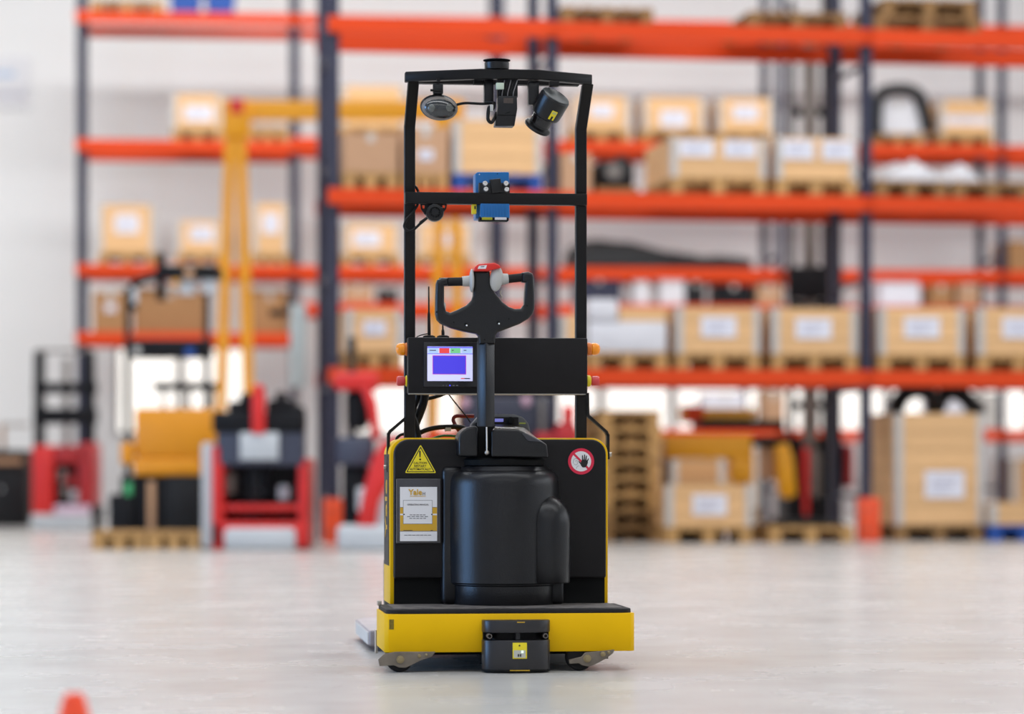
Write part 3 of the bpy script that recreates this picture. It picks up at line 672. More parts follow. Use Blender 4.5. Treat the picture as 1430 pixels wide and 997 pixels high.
# ------------------------------------------------------------------ racks
def rack(name, row, posts, bays, depth, top, label):
    root = empty(name, row.w(0,0), row.a, label, 'rack', 'pallet racks')
    us = [row.u(p) if p < 2000 else p-2000 for p in posts]
    for u in us:
        for v in (0, depth):
            cube('upright', m_navy, root, u-.043, u+.043, v+(.03 if v == 0 else -.11), v+(.11 if v == 0 else -.03), .01, top)
            cube('base_plate', m_navy, root, u-.08, u+.08, v-.02 if v == 0 else v-.13, v+.13 if v == 0 else v+.02, 0, .01)
        n = int(top/.9)
        for k in range(n):
            cube('brace', m_navy, root, u-.015, u+.015, .10, depth-.10, .35+k*.9, .39+k*.9)
    for i, (lv) in enumerate(bays):
        for z in lv:
            for v in (0, depth):
                cube('beam', m_orange, root, us[i]-.052, us[i+1]+.052, v-.03, v+.03, z-.13, z)
    return root
LA = (1.42, 2.87, 4.26)
DA = 1.1
rack('pallet_rack', A, (467, 773, 1212, 2000+A.u(1212)+2.7), (LA, LA, LA), DA, 5.2, 'tall navy and orange pallet rack in the nearer row behind the truck')
LBl = (2.15, 2.92, 4.33, 5.78); LBr = (1.06, 2.5, 2.92, 4.38, 5.78)
rack('pallet_rack', B, (112, 413, 700, 1091, 1401, 2000+B.u(1401)+2.6), (LBl, (2.5,2.92,4.38,5.78), LBr, LBr, LBr), DA, 6.4, 'navy and orange pallet rack in the far row against the windowed wall')

# ------------------------------------------------------------------ goods
def pallet(row, ua, ub, v, z0, d, label, m=m_pallet, group='pallets', mid=True):
    w = ub-ua; root = empty('pallet', row.w((ua+ub)/2, v, z0), row.a, label, 'pallet', group)
    h = .135; bw = .10
    for x in (-w/2, -bw/2, w/2-bw):
        cube('runner', m, root, x, x+bw, 0, d, 0, .02)
        for y in ((0, d/2-.06, d-.12) if mid or x != -bw/2 else (d/2-.06, d-.12)): cube('block', m, root, x, x+bw, y, y+.12, .02, .095)
    for y in (0, d/2-.05, d-.10): cube('stringer', m, root, -w/2, w/2, y, y+.10, .095, .112)
    n = 5; pw = w/n*.84
    for k in range(n):
        x = -w/2 + k*(w-pw)/(n-1); cube('deck_board', m, root, x, x+pw, -.002, d+.002, .112, .135)
    return root
GOODS = []
def crate(row, pl, pr, ptop, z0, v=0, d=.8, what='pine crate', where='', pal=m_pallet, pallabel=None, labels=((.5,.55,.40,.36),), edge=True, m=m_pine, cat='crate', group='wooden crates', hpal=.135, pm=None):
    ua, ub = row.u(pl, v), row.u(pr, v); w = ub-ua
    zt = row.z((pl+pr)/2, ptop, v); zb = z0
    if pal:
        pallet(row, ua, ub, v, z0, d, pallabel or ('pallet under ' + what + ' ' + where), pal); zb = z0+hpal
    h = zt-zb
    root = empty('wooden_crate' if cat == 'crate' else 'cardboard_box', row.w((ua+ub)/2, v, zb), row.a, what+' '+where, cat, group)
    if cat == 'crate':
        cube('core', m_pine2, root, -w/2+.02, w/2-.02, .02, d-.02, 0, h-.01)
        n = max(3, round(h/.15)); ph = h/n
        for k in range(n):
            cube('plank', m, root, -w/2+.005, w/2-.005, 0, .02, k*ph+.003, (k+1)*ph-.003)
            cube('plank', m, root, -w/2, -w/2+.02, .02, d-.02, k*ph+.003, (k+1)*ph-.003)
        if edge:
            for s in (-1, 1):
                x = s*w/2; cube('corner_strip', m_edge, root, min(x,x-s*.055), max(x,x-s*.055), -.006, 0, 0, h)
                cube('corner_strip', m_edge, root, min(x,x+s*.006), max(x,x+s*.006), 0, .06, 0, h)
        cube('lid_plank', m, root, -w/2, w/2, 0, d, h-.01, h)
    else:
        cube('box_body', m, root, -w/2, w/2, 0, d, 0, h-.012)
        for s in (-1, 1): cube('top_flap', m, root, -w/2, w/2, (0 if s < 0 else d/2+.004), (d/2-.004 if s < 0 else d), h-.012, h)
        cube('tape_strip', m_edge, root, -.03, .03, -.002, 0, h*.78, h)
    for (fx, fz, fw, fh) in labels:
        lw, lh = w*fw, h*fh; x = -w/2+fx*w; z = fz*h
        lo = cube('label_sheet', m_label, root, x-lw/2, x+lw/2, -.010, -.006, z-lh/2, z+lh/2)
        for k in range(3):
            cube('label_print', mat('label_print',(170,168,186),.6), lo, -.34, .34-.1*k, -.9, -.5, .2-.2*k-.035, .2-.2*k+.035)
    return root
M1 = LA[0]; M2 = LA[1]; M3 = LA[2]
# nearer row, first shelf
crate(A, 484, 562, 432, M1, 0, .9, 'pine crate', 'on the first shelf left of the amber beacon')
crate(A, 945, 1061, 429, M1, 0, .9, 'labelled pine crate', 'on the first shelf, second left of the navy post', labels=((.5,.57,.42,.44),))
crate(A, 1079, 1197, 430, M1, 0, .9, 'labelled pine crate', 'on the first shelf directly left of the navy post', labels=((.48,.55,.42,.44),))
crate(A, 1228, 1346, 430, M1, 0, .9, 'labelled pine crate', 'on the first shelf directly right of the navy post', labels=((.5,.58,.42,.44),))
crate(A, 1366, 1482, 430, M1, 0, .9, 'labelled pine crate', 'on the first shelf cut off by the right edge', labels=((.5,.58,.42,.44),))
# grey-white goods left of the crates
ua, ub = A.u(822), A.u(932); pallet(A, ua, ub, 0, M1, .9, 'wooden pallet under the grey and white wrapped goods', m_pallet)
r_ = empty('wrapped_load', A.w((ua+ub)/2, 0, M1+.135), A.a, 'grey and white wrapped load on the first shelf beside the right beacon', 'load')
w = ub-ua
g = MB().box(-w/2, w/2, .02, .8, 0, .26).bevel(.02,2).build('lower_wrap', m_wrap, r_)
MB().box(-w/2, -.08, .0, .7, .26, .44).bevel(.025,2).build('upper_wrap', m_wrap, r_)
cube('wood_lid', m_pine, r_, -.07, w/2, .03, .8, .26, .37)
crate(A, 782, 818, 440, M1, .05, .7, 'narrow pale crate', 'on the first shelf behind the right mast post', labels=(), pal=m_pallet)
# nearer row, second shelf
crate(A, 480, 556, 186, M2, 0, .9, 'brown cardboard box', 'on the second shelf left of the mast frame', labels=(), m=m_carton, cat='box', group='cardboard boxes')
crate(A, 563, 626, 178, M2, .02, .9, 'brown cardboard box', 'on the second shelf behind the oval lamp side', labels=((.5,.4,.32,.24),), m=m_carton, cat='box', group='cardboard boxes')
crate(A, 634, 757, 168, M2, 0, .9, 'large plain pine crate', 'on a blue pallet behind the mast frame', pal=m_palblue, pallabel='blue pallet on the second shelf behind the blue sensor', labels=())
crate(A, 784, 826, 214, M2, 0, .9, 'brown cardboard box', 'on the second shelf behind the right mast post', labels=(), m=m_carton, cat='box', group='cardboard boxes', pal=None)
crate(A, 938, 1070, 192, M2, 0, 1.1, 'wide pine crate with two white sheets', 'on the second shelf', labels=((.26,.72,.36,.42),(.72,.72,.34,.42)), m=m_pine)
crate(A, 1084, 1196, 192, M2, 0, 1.1, 'pine crate with two white sheets', 'on the second shelf against the navy post', labels=((.27,.70,.38,.46),(.76,.70,.38,.46)))
# dark machine on the second shelf
ua, ub = A.u(836), A.u(893); r_ = empty('motor_unit', A.w((ua+ub)/2, .1, M2), A.a, 'dark machine unit in a crate frame left of the wide pine crate', 'machine')
w = ub-ua; cube('base_board', m_palletd, r_, -w/2, w/2, -.05, .7, 0, .05)
MB().box(-w/2+.02, w/2-.02, 0, .6, .05, .27).bevel(.04,3).build('housing', m_tarp, r_)
MB().cyl((-.03,-.04,.18), (-.03,.02,.18), .07, .06).build('vent', m_greymet, r_)
MB().cyl((.08,.2,.27), (.08,.2,.33), .05, .04).build('cap', m_tarp, r_)
# third bay: empty weathered pallets and a heap of white sheeting
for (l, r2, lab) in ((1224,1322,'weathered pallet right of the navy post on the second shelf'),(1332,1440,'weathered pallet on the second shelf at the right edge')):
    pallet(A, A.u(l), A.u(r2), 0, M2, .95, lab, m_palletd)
def mound(name, row, pl, pr, z0, v, d, prof, m, label, cat):
    ua, ub = row.u(pl, v), row.u(pr, v); n = len(prof); root = empty(name, row.w(ua, v, z0), row.a, label, cat)
    g = MB(); ny = 8; grid = []
    for i, hgt in enumerate(prof):
        x = (ub-ua)*i/(n-1); rowv = []
        for j in range(ny+1):
            t = j/ny; e = max(0, math.sin(math.pi*min(1, .06+t*.88)))**.45
            rowv.append(g.bm.verts.new((x + .02*math.sin(5*t+i), d*t, max(.004, hgt*e*(.93+.07*math.sin(i*2.1+j*1.7))))))
        grid.append(rowv)
    for i in range(n-1):
        for j in range(ny): g.bm.faces.new((grid[i][j], grid[i+1][j], grid[i+1][j+1], grid[i][j+1]))
    lo = [[g.bm.verts.new((v_.co.x, v_.co.y, 0)) for v_ in (rw[0], rw[-1])] for rw in grid]
    for i in range(n-1):
        g.bm.faces.new((lo[i][0], lo[i+1][0], grid[i+1][0], grid[i][0])); g.bm.faces.new((lo[i+1][1], lo[i][1], grid[i][-1], grid[i+1][-1]))
        g.bm.faces.new((lo[i][0], lo[i][1], lo[i+1][1], lo[i+1][0]))
    for e in (0, -1): g.bm.faces.new([lo[e][0]] + grid[e] + [lo[e][1]])
    g.build('sheet', m, root, 60); return root
mound('plastic_sheeting', A, 1238, 1318, M2+.135, .05, .8, [.05,.14,.20,.17,.23,.16,.07], m_wrap, 'heap of white plastic sheeting on a pallet right of the navy post', 'sheeting')
mound('plastic_sheeting', A, 1336, 1372, M2+.135, .05, .8, [.04,.16,.20,.12,.05], m_wrap, 'small heap of white plastic sheeting near the right edge', 'sheeting')
# nearer row, top shelf
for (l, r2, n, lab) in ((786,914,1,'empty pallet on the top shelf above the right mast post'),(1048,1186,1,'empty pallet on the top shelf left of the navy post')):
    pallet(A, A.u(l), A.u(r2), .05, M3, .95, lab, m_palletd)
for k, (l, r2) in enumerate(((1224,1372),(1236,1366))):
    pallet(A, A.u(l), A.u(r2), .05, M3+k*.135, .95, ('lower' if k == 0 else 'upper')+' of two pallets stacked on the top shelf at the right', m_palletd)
# floor under the nearer row
ua, ub = A.u(838), A.u(921)
for k in range(8):
    o = .01*math.sin(k*2.3)
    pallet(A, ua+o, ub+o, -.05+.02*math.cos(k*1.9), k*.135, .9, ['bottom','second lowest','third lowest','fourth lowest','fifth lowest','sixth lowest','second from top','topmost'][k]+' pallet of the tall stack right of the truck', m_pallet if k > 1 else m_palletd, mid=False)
crate(A, 931, 1050, 677, 0, -.45, .42, 'labelled pine crate', 'standing on the floor right of the pallet stack', labels=((.5,.52,.40,.50),))
crate(A, 938, 1012, 641, 0, .0, .42, 'plain brown crate', 'behind the floor crate', labels=(), m=m_pine2, pal=m_palletd)
crate(A, 1252, 1373, 577, 0, -.05, 1.0, 'tall pine crate', 'on the floor right of the orange guard', labels=((.55,.36,.45,.24),), pal=m_palletd)
crate(A, 1384, 1480, 702, 0, -.2, .8, 'low pine crate', 'on a blue pallet at the right edge', pal=m_palblue, pallabel='blue pallet on the floor at the right edge', labels=())
ua, ub = A.u(1074,-.35), A.u(1192,-.35)
pallet(A, ua, ub, -.35, 0, .8, 'empty pallet on the floor left of the orange guard', m_pallet)
r_ = empty('rubber_sheet', A.w((ua+ub)/2, -.35, .135), A.a, 'dark grey folded sheet lying on the floor pallet', 'sheet')
MB().box(-.30,.30,.05,.7,0,.02).bevel(.008,2).build('lower_fold', m_tarp, r_); MB().box(-.22,.18,.08,.6,.02,.05).bevel(.012,2).build('upper_fold', m_tarp, r_)
# hoses over the tall crate
u_ = A.u(1225, .15); zc = A.z(1310, 577, .1)
def hose(pts, r2, v, lab):
    root = empty('rubber_hose', A.w(A.u(pts[0][0], v), v, zc), A.a, lab, 'hose')
    o0 = A.u(pts[0][0], v)
    MB().tube([Vector((A.u(x, v)-o0, .05*math.sin(i*1.3), A.z(x, y, v)-zc)) for i, (x, y) in enumerate(pts)], r2, 10).build('hose', m_tarp, root)
hose([(1252,572),(1258,560),(1270,547),(1288,545),(1300,556),(1312,572)], .07, .3, 'thick black hose arched over the left of the tall crate')
hose([(1300,572),(1316,558),(1328,546),(1342,552),(1356,566),(1368,573)], .07, .5, 'thick black hose arched over the right of the tall crate')
# column guards
for (px, lab) in ((467,'orange column guard at the foot of the rack post left of the truck'),(1214,'orange column guard at the foot of the rack post beside the tall crate')):
    u_ = A.u(px); r_ = empty('column_guard', A.w(u_, -.045, 0), A.a, lab, 'guard', 'column guards')
    MB().prism([(-.085,.0),(.085,.0),(.085,.16),(.062,.16),(.062,.03),(-.062,.03),(-.062,.16),(-.085,.16)], 0, .36, 'z').bevel(.008,2).build('shell', m_guard, r_)
    for z in (.09,.27): MB().cyl((-.03,-.006,z), (-.03,.002,z), .012, seg=10).build('bolt', m_greymet, r_)
# yellow lifting frame behind the floor crate
yv = .52
r_ = empty('lifting_frame', A.w(A.u(990,yv), yv, 0), A.a, 'yellow steel lifting frame behind the floor crates, under the first shelf', 'lifting frame')
o0 = A.u(990,yv)
def af(name, l, r2, t, b, d0, d1, m, bev=.01):
    g = MB().box(A.u(l,yv)-o0, A.u(r2,yv)-o0, d0, d1, A.z(l,b,yv), A.z(l,t,yv)); g.bevel(bev,2); return g.build(name, m, r_)
af('main_beam', 930, 1052, 607, 640, .0, .25, m_gantry); af('drop_leg', 1022, 1052, 640, 672, .0, .25, m_gantry); af('top_rail', 958, 1060, 570, 585, .1, .3, m_gantry)
af('rail_end', 960, 985, 566, 590, .05, .3, m_orange); af('black_plate', 978, 1096, 586, 599, .0, .35, m_trblack, .005)
for px in (940, 1038): MB().box(A.u(px,yv)-o0-.05, A.u(px,yv)-o0+.05, .08, .18, 0, .72).build('leg', m_gantry, r_)
af('pale_plate', 1062, 1088, 608, 670, .05, .09, m_carton, .005)
MB().prism([(A.u(x,yv-.1)-o0, A.z(x,y,yv-.1)) for x,y in ((1083,622),(1100,618),(1108,640),(1112,690),(1102,697),(1090,692),(1086,660))], -.12, .02).bevel(.012,2).build('hook_arm', m_gantry, r_)
af('hook_link', 1050, 1100, 610, 622, -.02, .1, m_trblack, .004)

# far row goods
crate(B, 137, 217, 286, 2.92, 0, .8, 'pine crate with a white label', 'leftmost on the far rack', labels=((.5,.6,.42,.40),))
crate(B, 246, 311, 309, 2.92, 0, .8, 'pine crate with a white label', 'left of the gantry leg', labels=((.55,.6,.50,.48),))
crate(B, 352, 404, 284, 2.92, 0, .8, 'pine crate with a white label', 'right of the gantry leg', labels=((.5,.6,.45,.40),))
crate(B, 240, 312, 132, 4.33, 0, .9, 'pine crate with a white label', 'left of the gantry top', labels=((.52,.45,.55,.46),))
crate(B, 346, 403, 176, 4.33, 0, .8, 'low plywood crate', 'right of the gantry top', labels=(), edge=False)
crate(B, 130, 178, 407, 2.15, 0, .7, 'brown cardboard box', 'leftmost on the lowest far shelf', labels=((.5,.6,.3,.2),), m=m_cartond, cat='box', group='cardboard boxes', pal=None)
crate(B, 186, 290, 402, 2.15, .1, .7, 'wide brown cardboard box', 'on the lowest far shelf behind the order picker', labels=(), m=m_cartond, cat='box', group='cardboard boxes', pal=None)
crate(B, 350, 403, 405, 2.15, .1, .7, 'brown cardboard box', 'on the lowest far shelf right of the gantry leg', labels=(), m=m_cartond, cat='box', group='cardboard boxes', pal=None)
pallet(B, B.u(126), B.u(228), 0, 5.78, .8, 'empty pallet on the topmost far shelf at the upper left')
for (l, r2, lab) in ((236,282,'left blue bin on the topmost far shelf'),(286,330,'right blue bin on the topmost far shelf')):
    ua, ub = B.u(l), B.u(r2); b_ = empty('blue_bin', B.w((ua+ub)/2, 0, 5.78), B.a, lab, 'bin', 'blue bins'); w = (ub-ua)/2
    MB().prism([(-w+.03,0),(w-.03,0),(w,.3),(-w,.3)], 0, .5).build('bin_body', m_palblue, b_); cube('rim', m_palblue, b_, -w-.01, w+.01, -.01, .51, .27, .30)
crate(B, 478, 560, 312, 2.92, 0, .8, 'pine crate with a white label', 'left of the truck mast', labels=((.42,.5,.45,.5),))
crate(B, 580, 660, 312, 2.92, 0, .8, 'pine crate', 'behind the gantry rear leg', labels=((.5,.5,.4,.4),))
crate(B, 476, 566, 120, 4.38, 0, .8, 'large pine crate', 'high on the far rack behind the gantry beam', labels=())
crate(B, 800, 880, 134, 4.38, 0, .8, 'pine crate with a white label', 'high up, left of three', labels=((.5,.55,.4,.4),))
crate(B, 897, 985, 136, 4.38, 0, .8, 'pine crate with a white label', 'high up, middle of three', labels=((.5,.35,.42,.5),))
crate(B, 1002, 1080, 137, 4.38, 0, .8, 'pine crate with a white label', 'high up, right of three', labels=((.5,.55,.45,.45),))
crate(B, 1312, 1388, 140, 4.38, 0, .8, 'pine crate with pale bands', 'on the far rack at upper right', labels=((.5,.4,.8,.25),))
crate(B, 1222, 1288, 142, 4.38, 0, .7, 'white wrapped box', 'high on the far rack beneath the black roll', labels=(), m=m_wrap, cat='box', group='white boxes')
zz = B.z(1255, 142, .3); o0 = B.u(1216,.1)
r_ = empty('black_roll', B.w(o0, .1, 4.38), B.a, 'black padded roll bent over the white box on the far rack', 'roll')
MB().tube([Vector((B.u(x,.1)-o0+.0, -.16, B.z(x,y,.1)-4.38)) for x, y in ((1219,190),(1219,160),(1222,138),(1236,129),(1262,128),(1278,136),(1286,158),(1292,186))], .075, 10).build('roll', m_tarp, r_)
mound('tarpaulin', B, 802, 1052, 2.92+.02, .05, .9, [.26,.34,.37,.34,.33,.29,.24,.21,.19,.16,.17,.16,.14], m_tarp, 'long black tarpaulin draped along the far shelf right of the mast', 'tarpaulin')
crate(B, 1410, 1470, 336, 2.92, -.02, .8, 'brown cardboard box', 'on the far rack cut by the right edge', labels=(), m=m_cartond, cat='box', group='cardboard boxes', pal=None)
sm = [(806,868,388,2.5,'navy bundle',m_navy),(886,906,392,2.5,'small white drum box',m_wrap),(922,956,384,2.5,'white carton',m_wrap),(960,984,392,2.5,'black carton',m_tarp),(1000,1050,398,2.5,'dark carton',m_trblack),
      (1058,1092,398,2.5,'brown carton',m_carton),(1230,1284,382,2.5,'large white carton',m_label),(1300,1330,398,2.5,'brown carton',m_cartond),(1338,1368,396,2.5,'tan carton',m_carton),
      (482,520,398,2.5,'tan carton',m_carton),(530,556,402,2.5,'dark carton',m_trblack)]
wh = ['right of the mast post','left of the white carton','in the middle of the right bay','beside the white carton','under the end of the tarpaulin','left of the tall black mast','right of the navy post','right of the large white carton','near the right edge','left of the truck mast','just left of the mast post']
for (l, r2, t, z, wt, m), wr_ in zip(sm, wh):
    crate(B, l, r2, t, z, .0, .5, wt, 'on the low far shelf '+wr_, labels=(), m=m, cat='box', group='small cartons', pal=None)
for (l, r2, t, wt, m) in ((985,1040,548,'cream carton',m_label),(1068,1096,545,'tan carton',m_carton),(1300,1345,556,'white carton',m_label),(1352,1392,548,'grey carton',m_edge)):
    crate(B, l, r2, t, 1.06, .0, .5, wt, 'standing before the windows on the lowest far shelf', labels=(), m=m, cat='box', group='small cartons', pal=None)
for (l, r2, t, wt) in ((1000,1060,628,'left'),(1414,1474,640,'right')):
    crate(B, l, r2, t, 0, .0, .8, 'brown crate', 'on the floor below the far rack, '+wt+' one', labels=(), m=m_pine2, pal=m_palletd)

# ------------------------------------------------------------------ free-standing machines
def machine(name, px, Y, label, cat, rz=0):
    x0 = (px-CX)/F*Y; root = empty(name, (x0, Y, 0), rz, label, cat)
    def X(p, d=0): return (p-CX)/F*(Y+d) - x0
    def Z(p, d=0): return max(0.0, H + (HY-p)/F*(Y+d))
    def bx(nm, l, r2, t, b, d0, d1, m, bev=.012, par=None):
        g = MB().box(X(l,d0), X(r2,d0), d0, d1, Z(b,d0), Z(t,d0))
        if bev: g.bevel(bev, 2)
        return g.build(nm, m, par or root)
    return root, X, Z, bx
# yellow gantry
root, X, Z, bx = machine('gantry_crane', 328, 28.3, 'tall yellow A-frame gantry crane standing between the rack rows', 'gantry crane')
bx('beam', 310, 648, 140, 166, -.08, .08, m_gantry, .01)
for (ctr, feet) in ((329,(303,352)),(625,(600,648))):
    bx('head_block', ctr-19, ctr+19, 138, 190, -.12, .12, m_gantry, .02)
    for f in feet:
        s = -1 if f < ctr else 1
        a = Vector((X(ctr+s*7), 0, Z(180))); b = Vector((X(f), 0, .08)); w = .05
        MB().prism([(a.x-w,a.z),(a.x+w,a.z),(b.x+w,b.z),(b.x-w,b.z)], -.05, .05).build('leg', m_gantry, root)
        MB().cyl((b.x-.03,0,.06),(b.x+.03,0,.06),.06).build('castor', m_rubber, root)
bx('foot_bar', 298, 357, 714, 722, -.05, .05, m_gantry); bx('foot_bar', 595, 653, 714, 722, -.05, .05, m_gantry)
bx('warning_plate', 321, 340, 138, 158, -.135, -.12, m_truckred, .004)
# red stacker at far left
root, X, Z, bx = machine('stacker', 85, 28.2, 'small dark red stacker with black mast beside the bare wall', 'stacker')
bx('bumper', 42, 126, 718, 742, -.05, .35, m_trwhite, .03)
bx('bumper_strip', 76, 124, 706, 718, -.06, .1, mat('pale_pink',(226,196,214),.5), .01)
bx('side_panel', 44, 74, 622, 722, 0, .6, m_truckred, .03); bx('side_panel', 108, 131, 618, 706, .05, .6, m_truckred2, .03)
bx('hood_top', 60, 118, 622, 648, .05, .55, m_truckred2, .02); bx('motor', 72, 110, 648, 708, .2, .6, m_trblack, .03)
for k, (l, t, m) in enumerate(((80,655,m_greymet),(92,662,m_truckred2),(84,678,m_greymet),(98,684,m_trwhite))): bx('pump', l, l+12, t, t+18, .12, .2, m, .02)
for l in (47, 117): bx('mast_rail', l, l+14, 490, 650, .3, .42, m_trblack, .008)
bx('mast_crossbar', 46, 134, 534, 549, .28, .42, m_trblack, .01); bx('mast_crossbar', 46, 134, 570, 592, .28, .42, m_trblack, .01); bx('top_bar', 50, 128, 488, 492, .3, .36, m_greymet, .004)
bx('lift_cylinder', 88, 96, 500, 640, .34, .42, m_greymet, .01)
bx('foot', 120, 131, 706, 742, .1, .8, m_trblack, .01)
# black bundle at the far left edge
root, X, Z, bx = machine('covered_machine', 15, 28.8, 'low black covered machine at the left edge with a board on top', 'machine')
bx('cover', -30, 38, 650, 736, 0, .7, m_tarp, .06); bx('upper_cover', -30, 36, 628, 652, .05, .6, m_trblack, .05)
bx('board', -20, 30, 640, 648, -.04, .3, m_carton, .004); bx('badge', 0, 3, 680, 686, -.02, .02, m_trwhite, .002)
bx('rail_post', 0, 6, 592, 630, .3, .36, m_carton, .005); bx('rail', 0, 40, 590, 596, .3, .36, m_edge, .004)
# orange order picker
for (l, r2, lab) in ((128,205,'floor pallet at the left foot of the orange order picker'),(206,281,'floor pallet at the right foot of the orange order picker')):
    C_ = Row(205, 21.5, 0); pallet(C_, C_.u(l), C_.u(r2)-.01, 0, 0, .6, lab)
root, X, Z, bx = machine('order_picker', 232, 22.7, 'orange order picker with black upright frame behind two floor pallets', 'order picker')
bx('battery_cover', 188, 303, 570, 640, 0, .6, m_picker, .03); bx('battery_cover_foot', 186, 280, 640, 664, -.02, .6, m_picker, .02)
bx('chassis', 168, 282, 664, 764, .02, .9, m_trblack, .02); bx('drive_cover', 230, 278, 664, 750, -.03, .1, m_tarp, .02); bx('wheel_arm', 152, 186, 690, 764, -.04, .3, m_trblack, .02)
bx('wooden_insert', 206, 216, 672, 745, -.015, .03, m_carton, .003)
bx('green_tag', 174, 184, 674, 692, -.05, -.03, mat('green_tag',(70,170,110),.5), .003)
bx('front_plate', 168, 186, 618, 648, -.02, .1, m_picker, .01)
for l in (174, 284): bx('frame_post', l, l+7, 400, 664, .3, .4, m_trblack, .006)
bx('console', 178, 294, 474, 500, .28, .45, m_trblack, .02); bx('console_detail', 258, 272, 486, 498, .26, .28, m_palblue, .004); bx('console_detail', 186, 196, 484, 496, .26, .28, m_greyp, .004)
bx('grab_rail', 214, 303, 534, 545, .2, .26, m_trblack, .01)
for l in (226, 262, 294): bx('rail_post', l, l+4, 534, 572, .21, .25, m_trblack, .004)
MB().tube([Vector((X(x),.35,Z(y))) for x, y in ((178,430),(178,400),(186,388),(205,382),(225,378))], .035, 10).build('guard_arm', m_trblack, root)
bx('overhead_guard', 228, 304, 370, 388, .2, .6, m_trblack, .02); bx('overhead_label', 250, 272, 392, 412, .24, .26, m_trwhite, .004); bx('overhead_label', 282, 302, 390, 410, .24, .26, m_trwhite, .004)
bx('guard_lamp', 218, 230, 352, 420, .25, .33, m_trblack, .015); bx('guard_stripe', 240, 250, 390, 398, .22, .25, m_gantry, .003); bx('guard_badge', 258, 270, 376, 388, .17, .2, m_carton, .003)
bx('side_tag', 184, 192, 402, 424, .26, .28, m_trwhite, .003)
# red and white reach truck
root, X, Z, bx = machine('reach_truck', 358, 21.4, 'red and white reach truck with a white sign between order picker and rack', 'reach truck')
bx('side_panel', 281, 298, 618, 764, .05, .9, m_trwhite, .02); bx('side_frame', 296, 311, 622, 768, 0, .8, m_truckred, .02); bx('side_frame', 416, 431, 640, 766, .02, .8, m_truckred, .02)
bx('bumper', 312, 413, 737, 768, -.06, .3, m_trwhite, .04); bx('base_frame', 296, 431, 728, 764, 0, .7, m_truckred, .02); bx('cross_frame', 310, 418, 704, 714, .05, .2, m_truckred, .01)
bx('cabin_back', 310, 418, 640, 730, .45, .8, m_trblack, .02)
for (l, r2, t, b, m) in ((312,328,660,690,m_greymet),(332,342,652,700,m_trblack),(346,364,650,704,m_tarp),(366,376,655,700,m_trblack),(388,404,678,698,m_trwhite),(358,364,680,692,m_trwhite),(320,326,700,728,m_trblack),(392,400,714,728,m_trblack),(340,366,714,732,m_trblack)):
    bx('mechanism', l, r2, t, b, .2, .44, m, .012)
bx('mast_carriage', 302, 424, 592, 650, .0, .3, mat('slate_steel',(62,66,84),.5), .02); bx('fork_back', 296, 424, 575, 604, -.03, .3, m_trblack, .02)
bx('sign_board', 335, 389, 604, 642, -.06, -.03, m_trwhite, .004); bx('lever', 351, 370, 548, 606, -.08, .02, m_truckred, .015); MB().ball(Vector((X(361),-.03,Z(544))), (.05,.05,.04)).build('lever_knob', m_truckred, root)
for (l, r2, t, b) in ((318,348,560,580),(372,412,558,580),(334,350,548,580),(384,398,546,566),(404,424,566,600)): bx('hydraulic_unit', l, r2, t, b, .05, .3, m_trblack, .03)
# red truck close behind the hero truck
root, X, Z, bx = machine('tow_truck', 515, 21.2, 'red and white truck partly hidden behind the left side of the pallet truck', 'truck')
bx('bumper', 470, 560, 733, 769, -.05, .4, m_trwhite, .04); bx('side_panel', 512, 600, 668, 768, .02, .9, m_trwhite, .05)
MB().prism([(X(x),Z(y)) for x,y in ((498,736),(506,690),(520,640),(532,618),(552,610),(600,612),(600,668),(545,672),(530,700),(524,738))], -.03, .7).bevel(.02,2).build('body_shell', m_truckred, root)
MB().prism([(X(x),Z(y)) for x,y in ((502,540),(512,532),(524,560),(530,612),(518,614),(512,570))], .1, .35).bevel(.015,2).build('guard_post', m_truckred, root)
bx('cross_guard', 466, 528, 520, 545, .1, .3, m_truckred, .03); bx('seat_back', 482, 514, 545, 600, .2, .4, m_trblack, .05); bx('dashboard', 470, 520, 610, 650, .1, .5, mat('slate_steel',(62,66,84),.5), .03)
bx('cab_floor', 478, 512, 650, 742, .2, .7, m_trblack, .02); bx('step_panel', 498, 512, 680, 715, -.02, .1, m_trwhite, .02); bx('mast_rail', 486, 496, 470, 740, .75, .9, m_trblack, .01)
# dark forklift hidden behind the pallet truck
root, X, Z, bx = machine('forklift', 715, 21.9, 'dark forklift with red trim glimpsed behind the pallet truck under its control box', 'forklift')
m_slate = mat('dark_slate',(40,42,58),.5)
bx('body', 634, 800, 620, 742, 0, 1.2, m_trblack, .05); bx('rear_hood', 640, 776, 552, 622, .05, 1.0, m_slate, .06); bx('counterweight', 648, 764, 660, 735, -.12, .1, m_slate, .05)
bx('red_panel', 776, 806, 590, 640, -.02, .8, m_truckred2, .03); bx('red_panel', 748, 776, 604, 622, -.03, .3, m_truckred2, .01); bx('red_guard', 786, 802, 566, 592, .1, .5, m_truckred, .02); bx('side_step', 596, 640, 600, 660, .1, .9, m_orange, .03)
for (px, py) in ((649,563),(735,560)): MB().ball(Vector((X(px),.05,Z(py))), (.035,.03,.042)).build('rear_lamp', mat('pale_pink_lens',(200,160,176),.3), root)
bx('strut', 754, 760, 556, 604, .0, .06, m_greymet, .004)
for l in (640, 776): MB().cyl(Vector((X(l),.1,.16)), Vector((X(l+26),.1,.16)), .16).build('wheel', m_rubber, root)
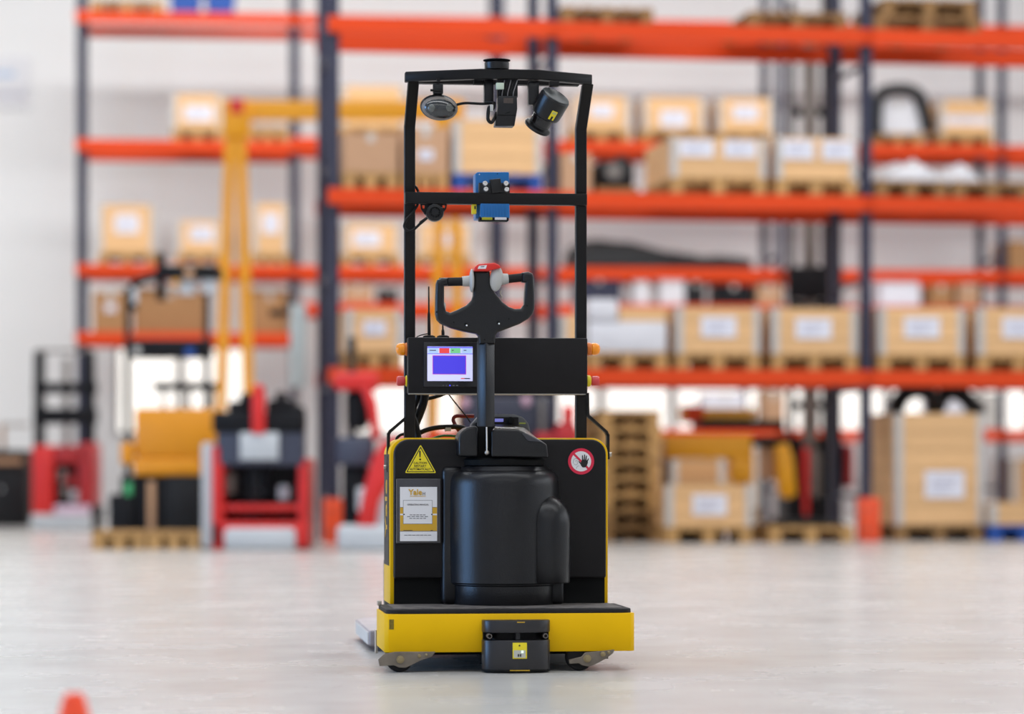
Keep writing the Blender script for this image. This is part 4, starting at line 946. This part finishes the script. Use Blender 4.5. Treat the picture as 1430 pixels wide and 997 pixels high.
bx('head_guard', 640, 776, 540, 553, .2, .9, m_trblack, .02)
# tall stacker with black mast between the rows
root, X, Z, bx = machine('mast_stacker', 1140, 27.6, 'tall black mast stacker standing between the rack rows left of the navy post', 'stacker')
bx('mast_rail', 1150, 1174, -20, 742, 0, .18, m_trblack, .01); bx('lift_cylinder', 1121, 1142, 60, 742, .05, .16, m_greymet, .02); bx('mast_rail', 1102, 1110, 0, 742, .02, .15, m_trblack, .008)
for t in (150, 420, 560): bx('mast_crossbar', 1102, 1174, t, t+12, .12, .2, m_trblack, .008)
bx('chassis', 1098, 1176, 690, 743, -.1, .9, m_trblack, .03); bx('hood', 1096, 1178, 610, 690, .2, .9, m_trblack, .04); bx('red_lever', 1122, 1130, 625, 720, -.12, -.02, m_truckred, .015); bx('red_panel', 1180, 1192, 620, 680, .2, .6, m_truckred2, .02); bx('hose_reel', 1132, 1146, 630, 715, -.1, .0, m_greymet, .03)
bx('carriage', 1100, 1176, 372, 418, -.06, .05, m_trblack, .01)
# hanging pale cover on the rack end
root, X, Z, bx = machine('display_panel', 416, 25.0, 'pale grey standing panel left of the rack end post', 'panel')
bx('sheet', 405, 428, 424, 540, 0, .03, mat('pale_sheet',(190,202,202),.4), .004); bx('pole', 413, 417, 410, 745, .03, .07, m_greymet, .004); bx('foot', 402, 430, 744, 752, -.1, .2, m_greymet, .004); bx('arm', 376, 400, 432, 442, .03, .06, m_trblack, .004); bx('arm_stay', 396, 416, 420, 428, .03, .06, m_trblack, .004)

# traffic cone in the foreground
Yc = 5.1; xc = (103.5-CX)/F*Yc
r_ = empty('traffic_cone', (xc, Yc, 0), 0, 'small orange traffic cone cut off at the lower left', 'cone')
zt_ = H+(HY-968)/F*Yc
MB().lathe((0,0,0), [(.075,.01),(.068,.014),(.018,zt_-.004),(.014,zt_),(.010,zt_-.002),(0,zt_-.01)], 32).build('cone_body', m_cone, r_)
MB().prism(rrect(-.09,.09,-.09,.09,.02), 0, .012, 'z').build('cone_base', m_cone, r_)
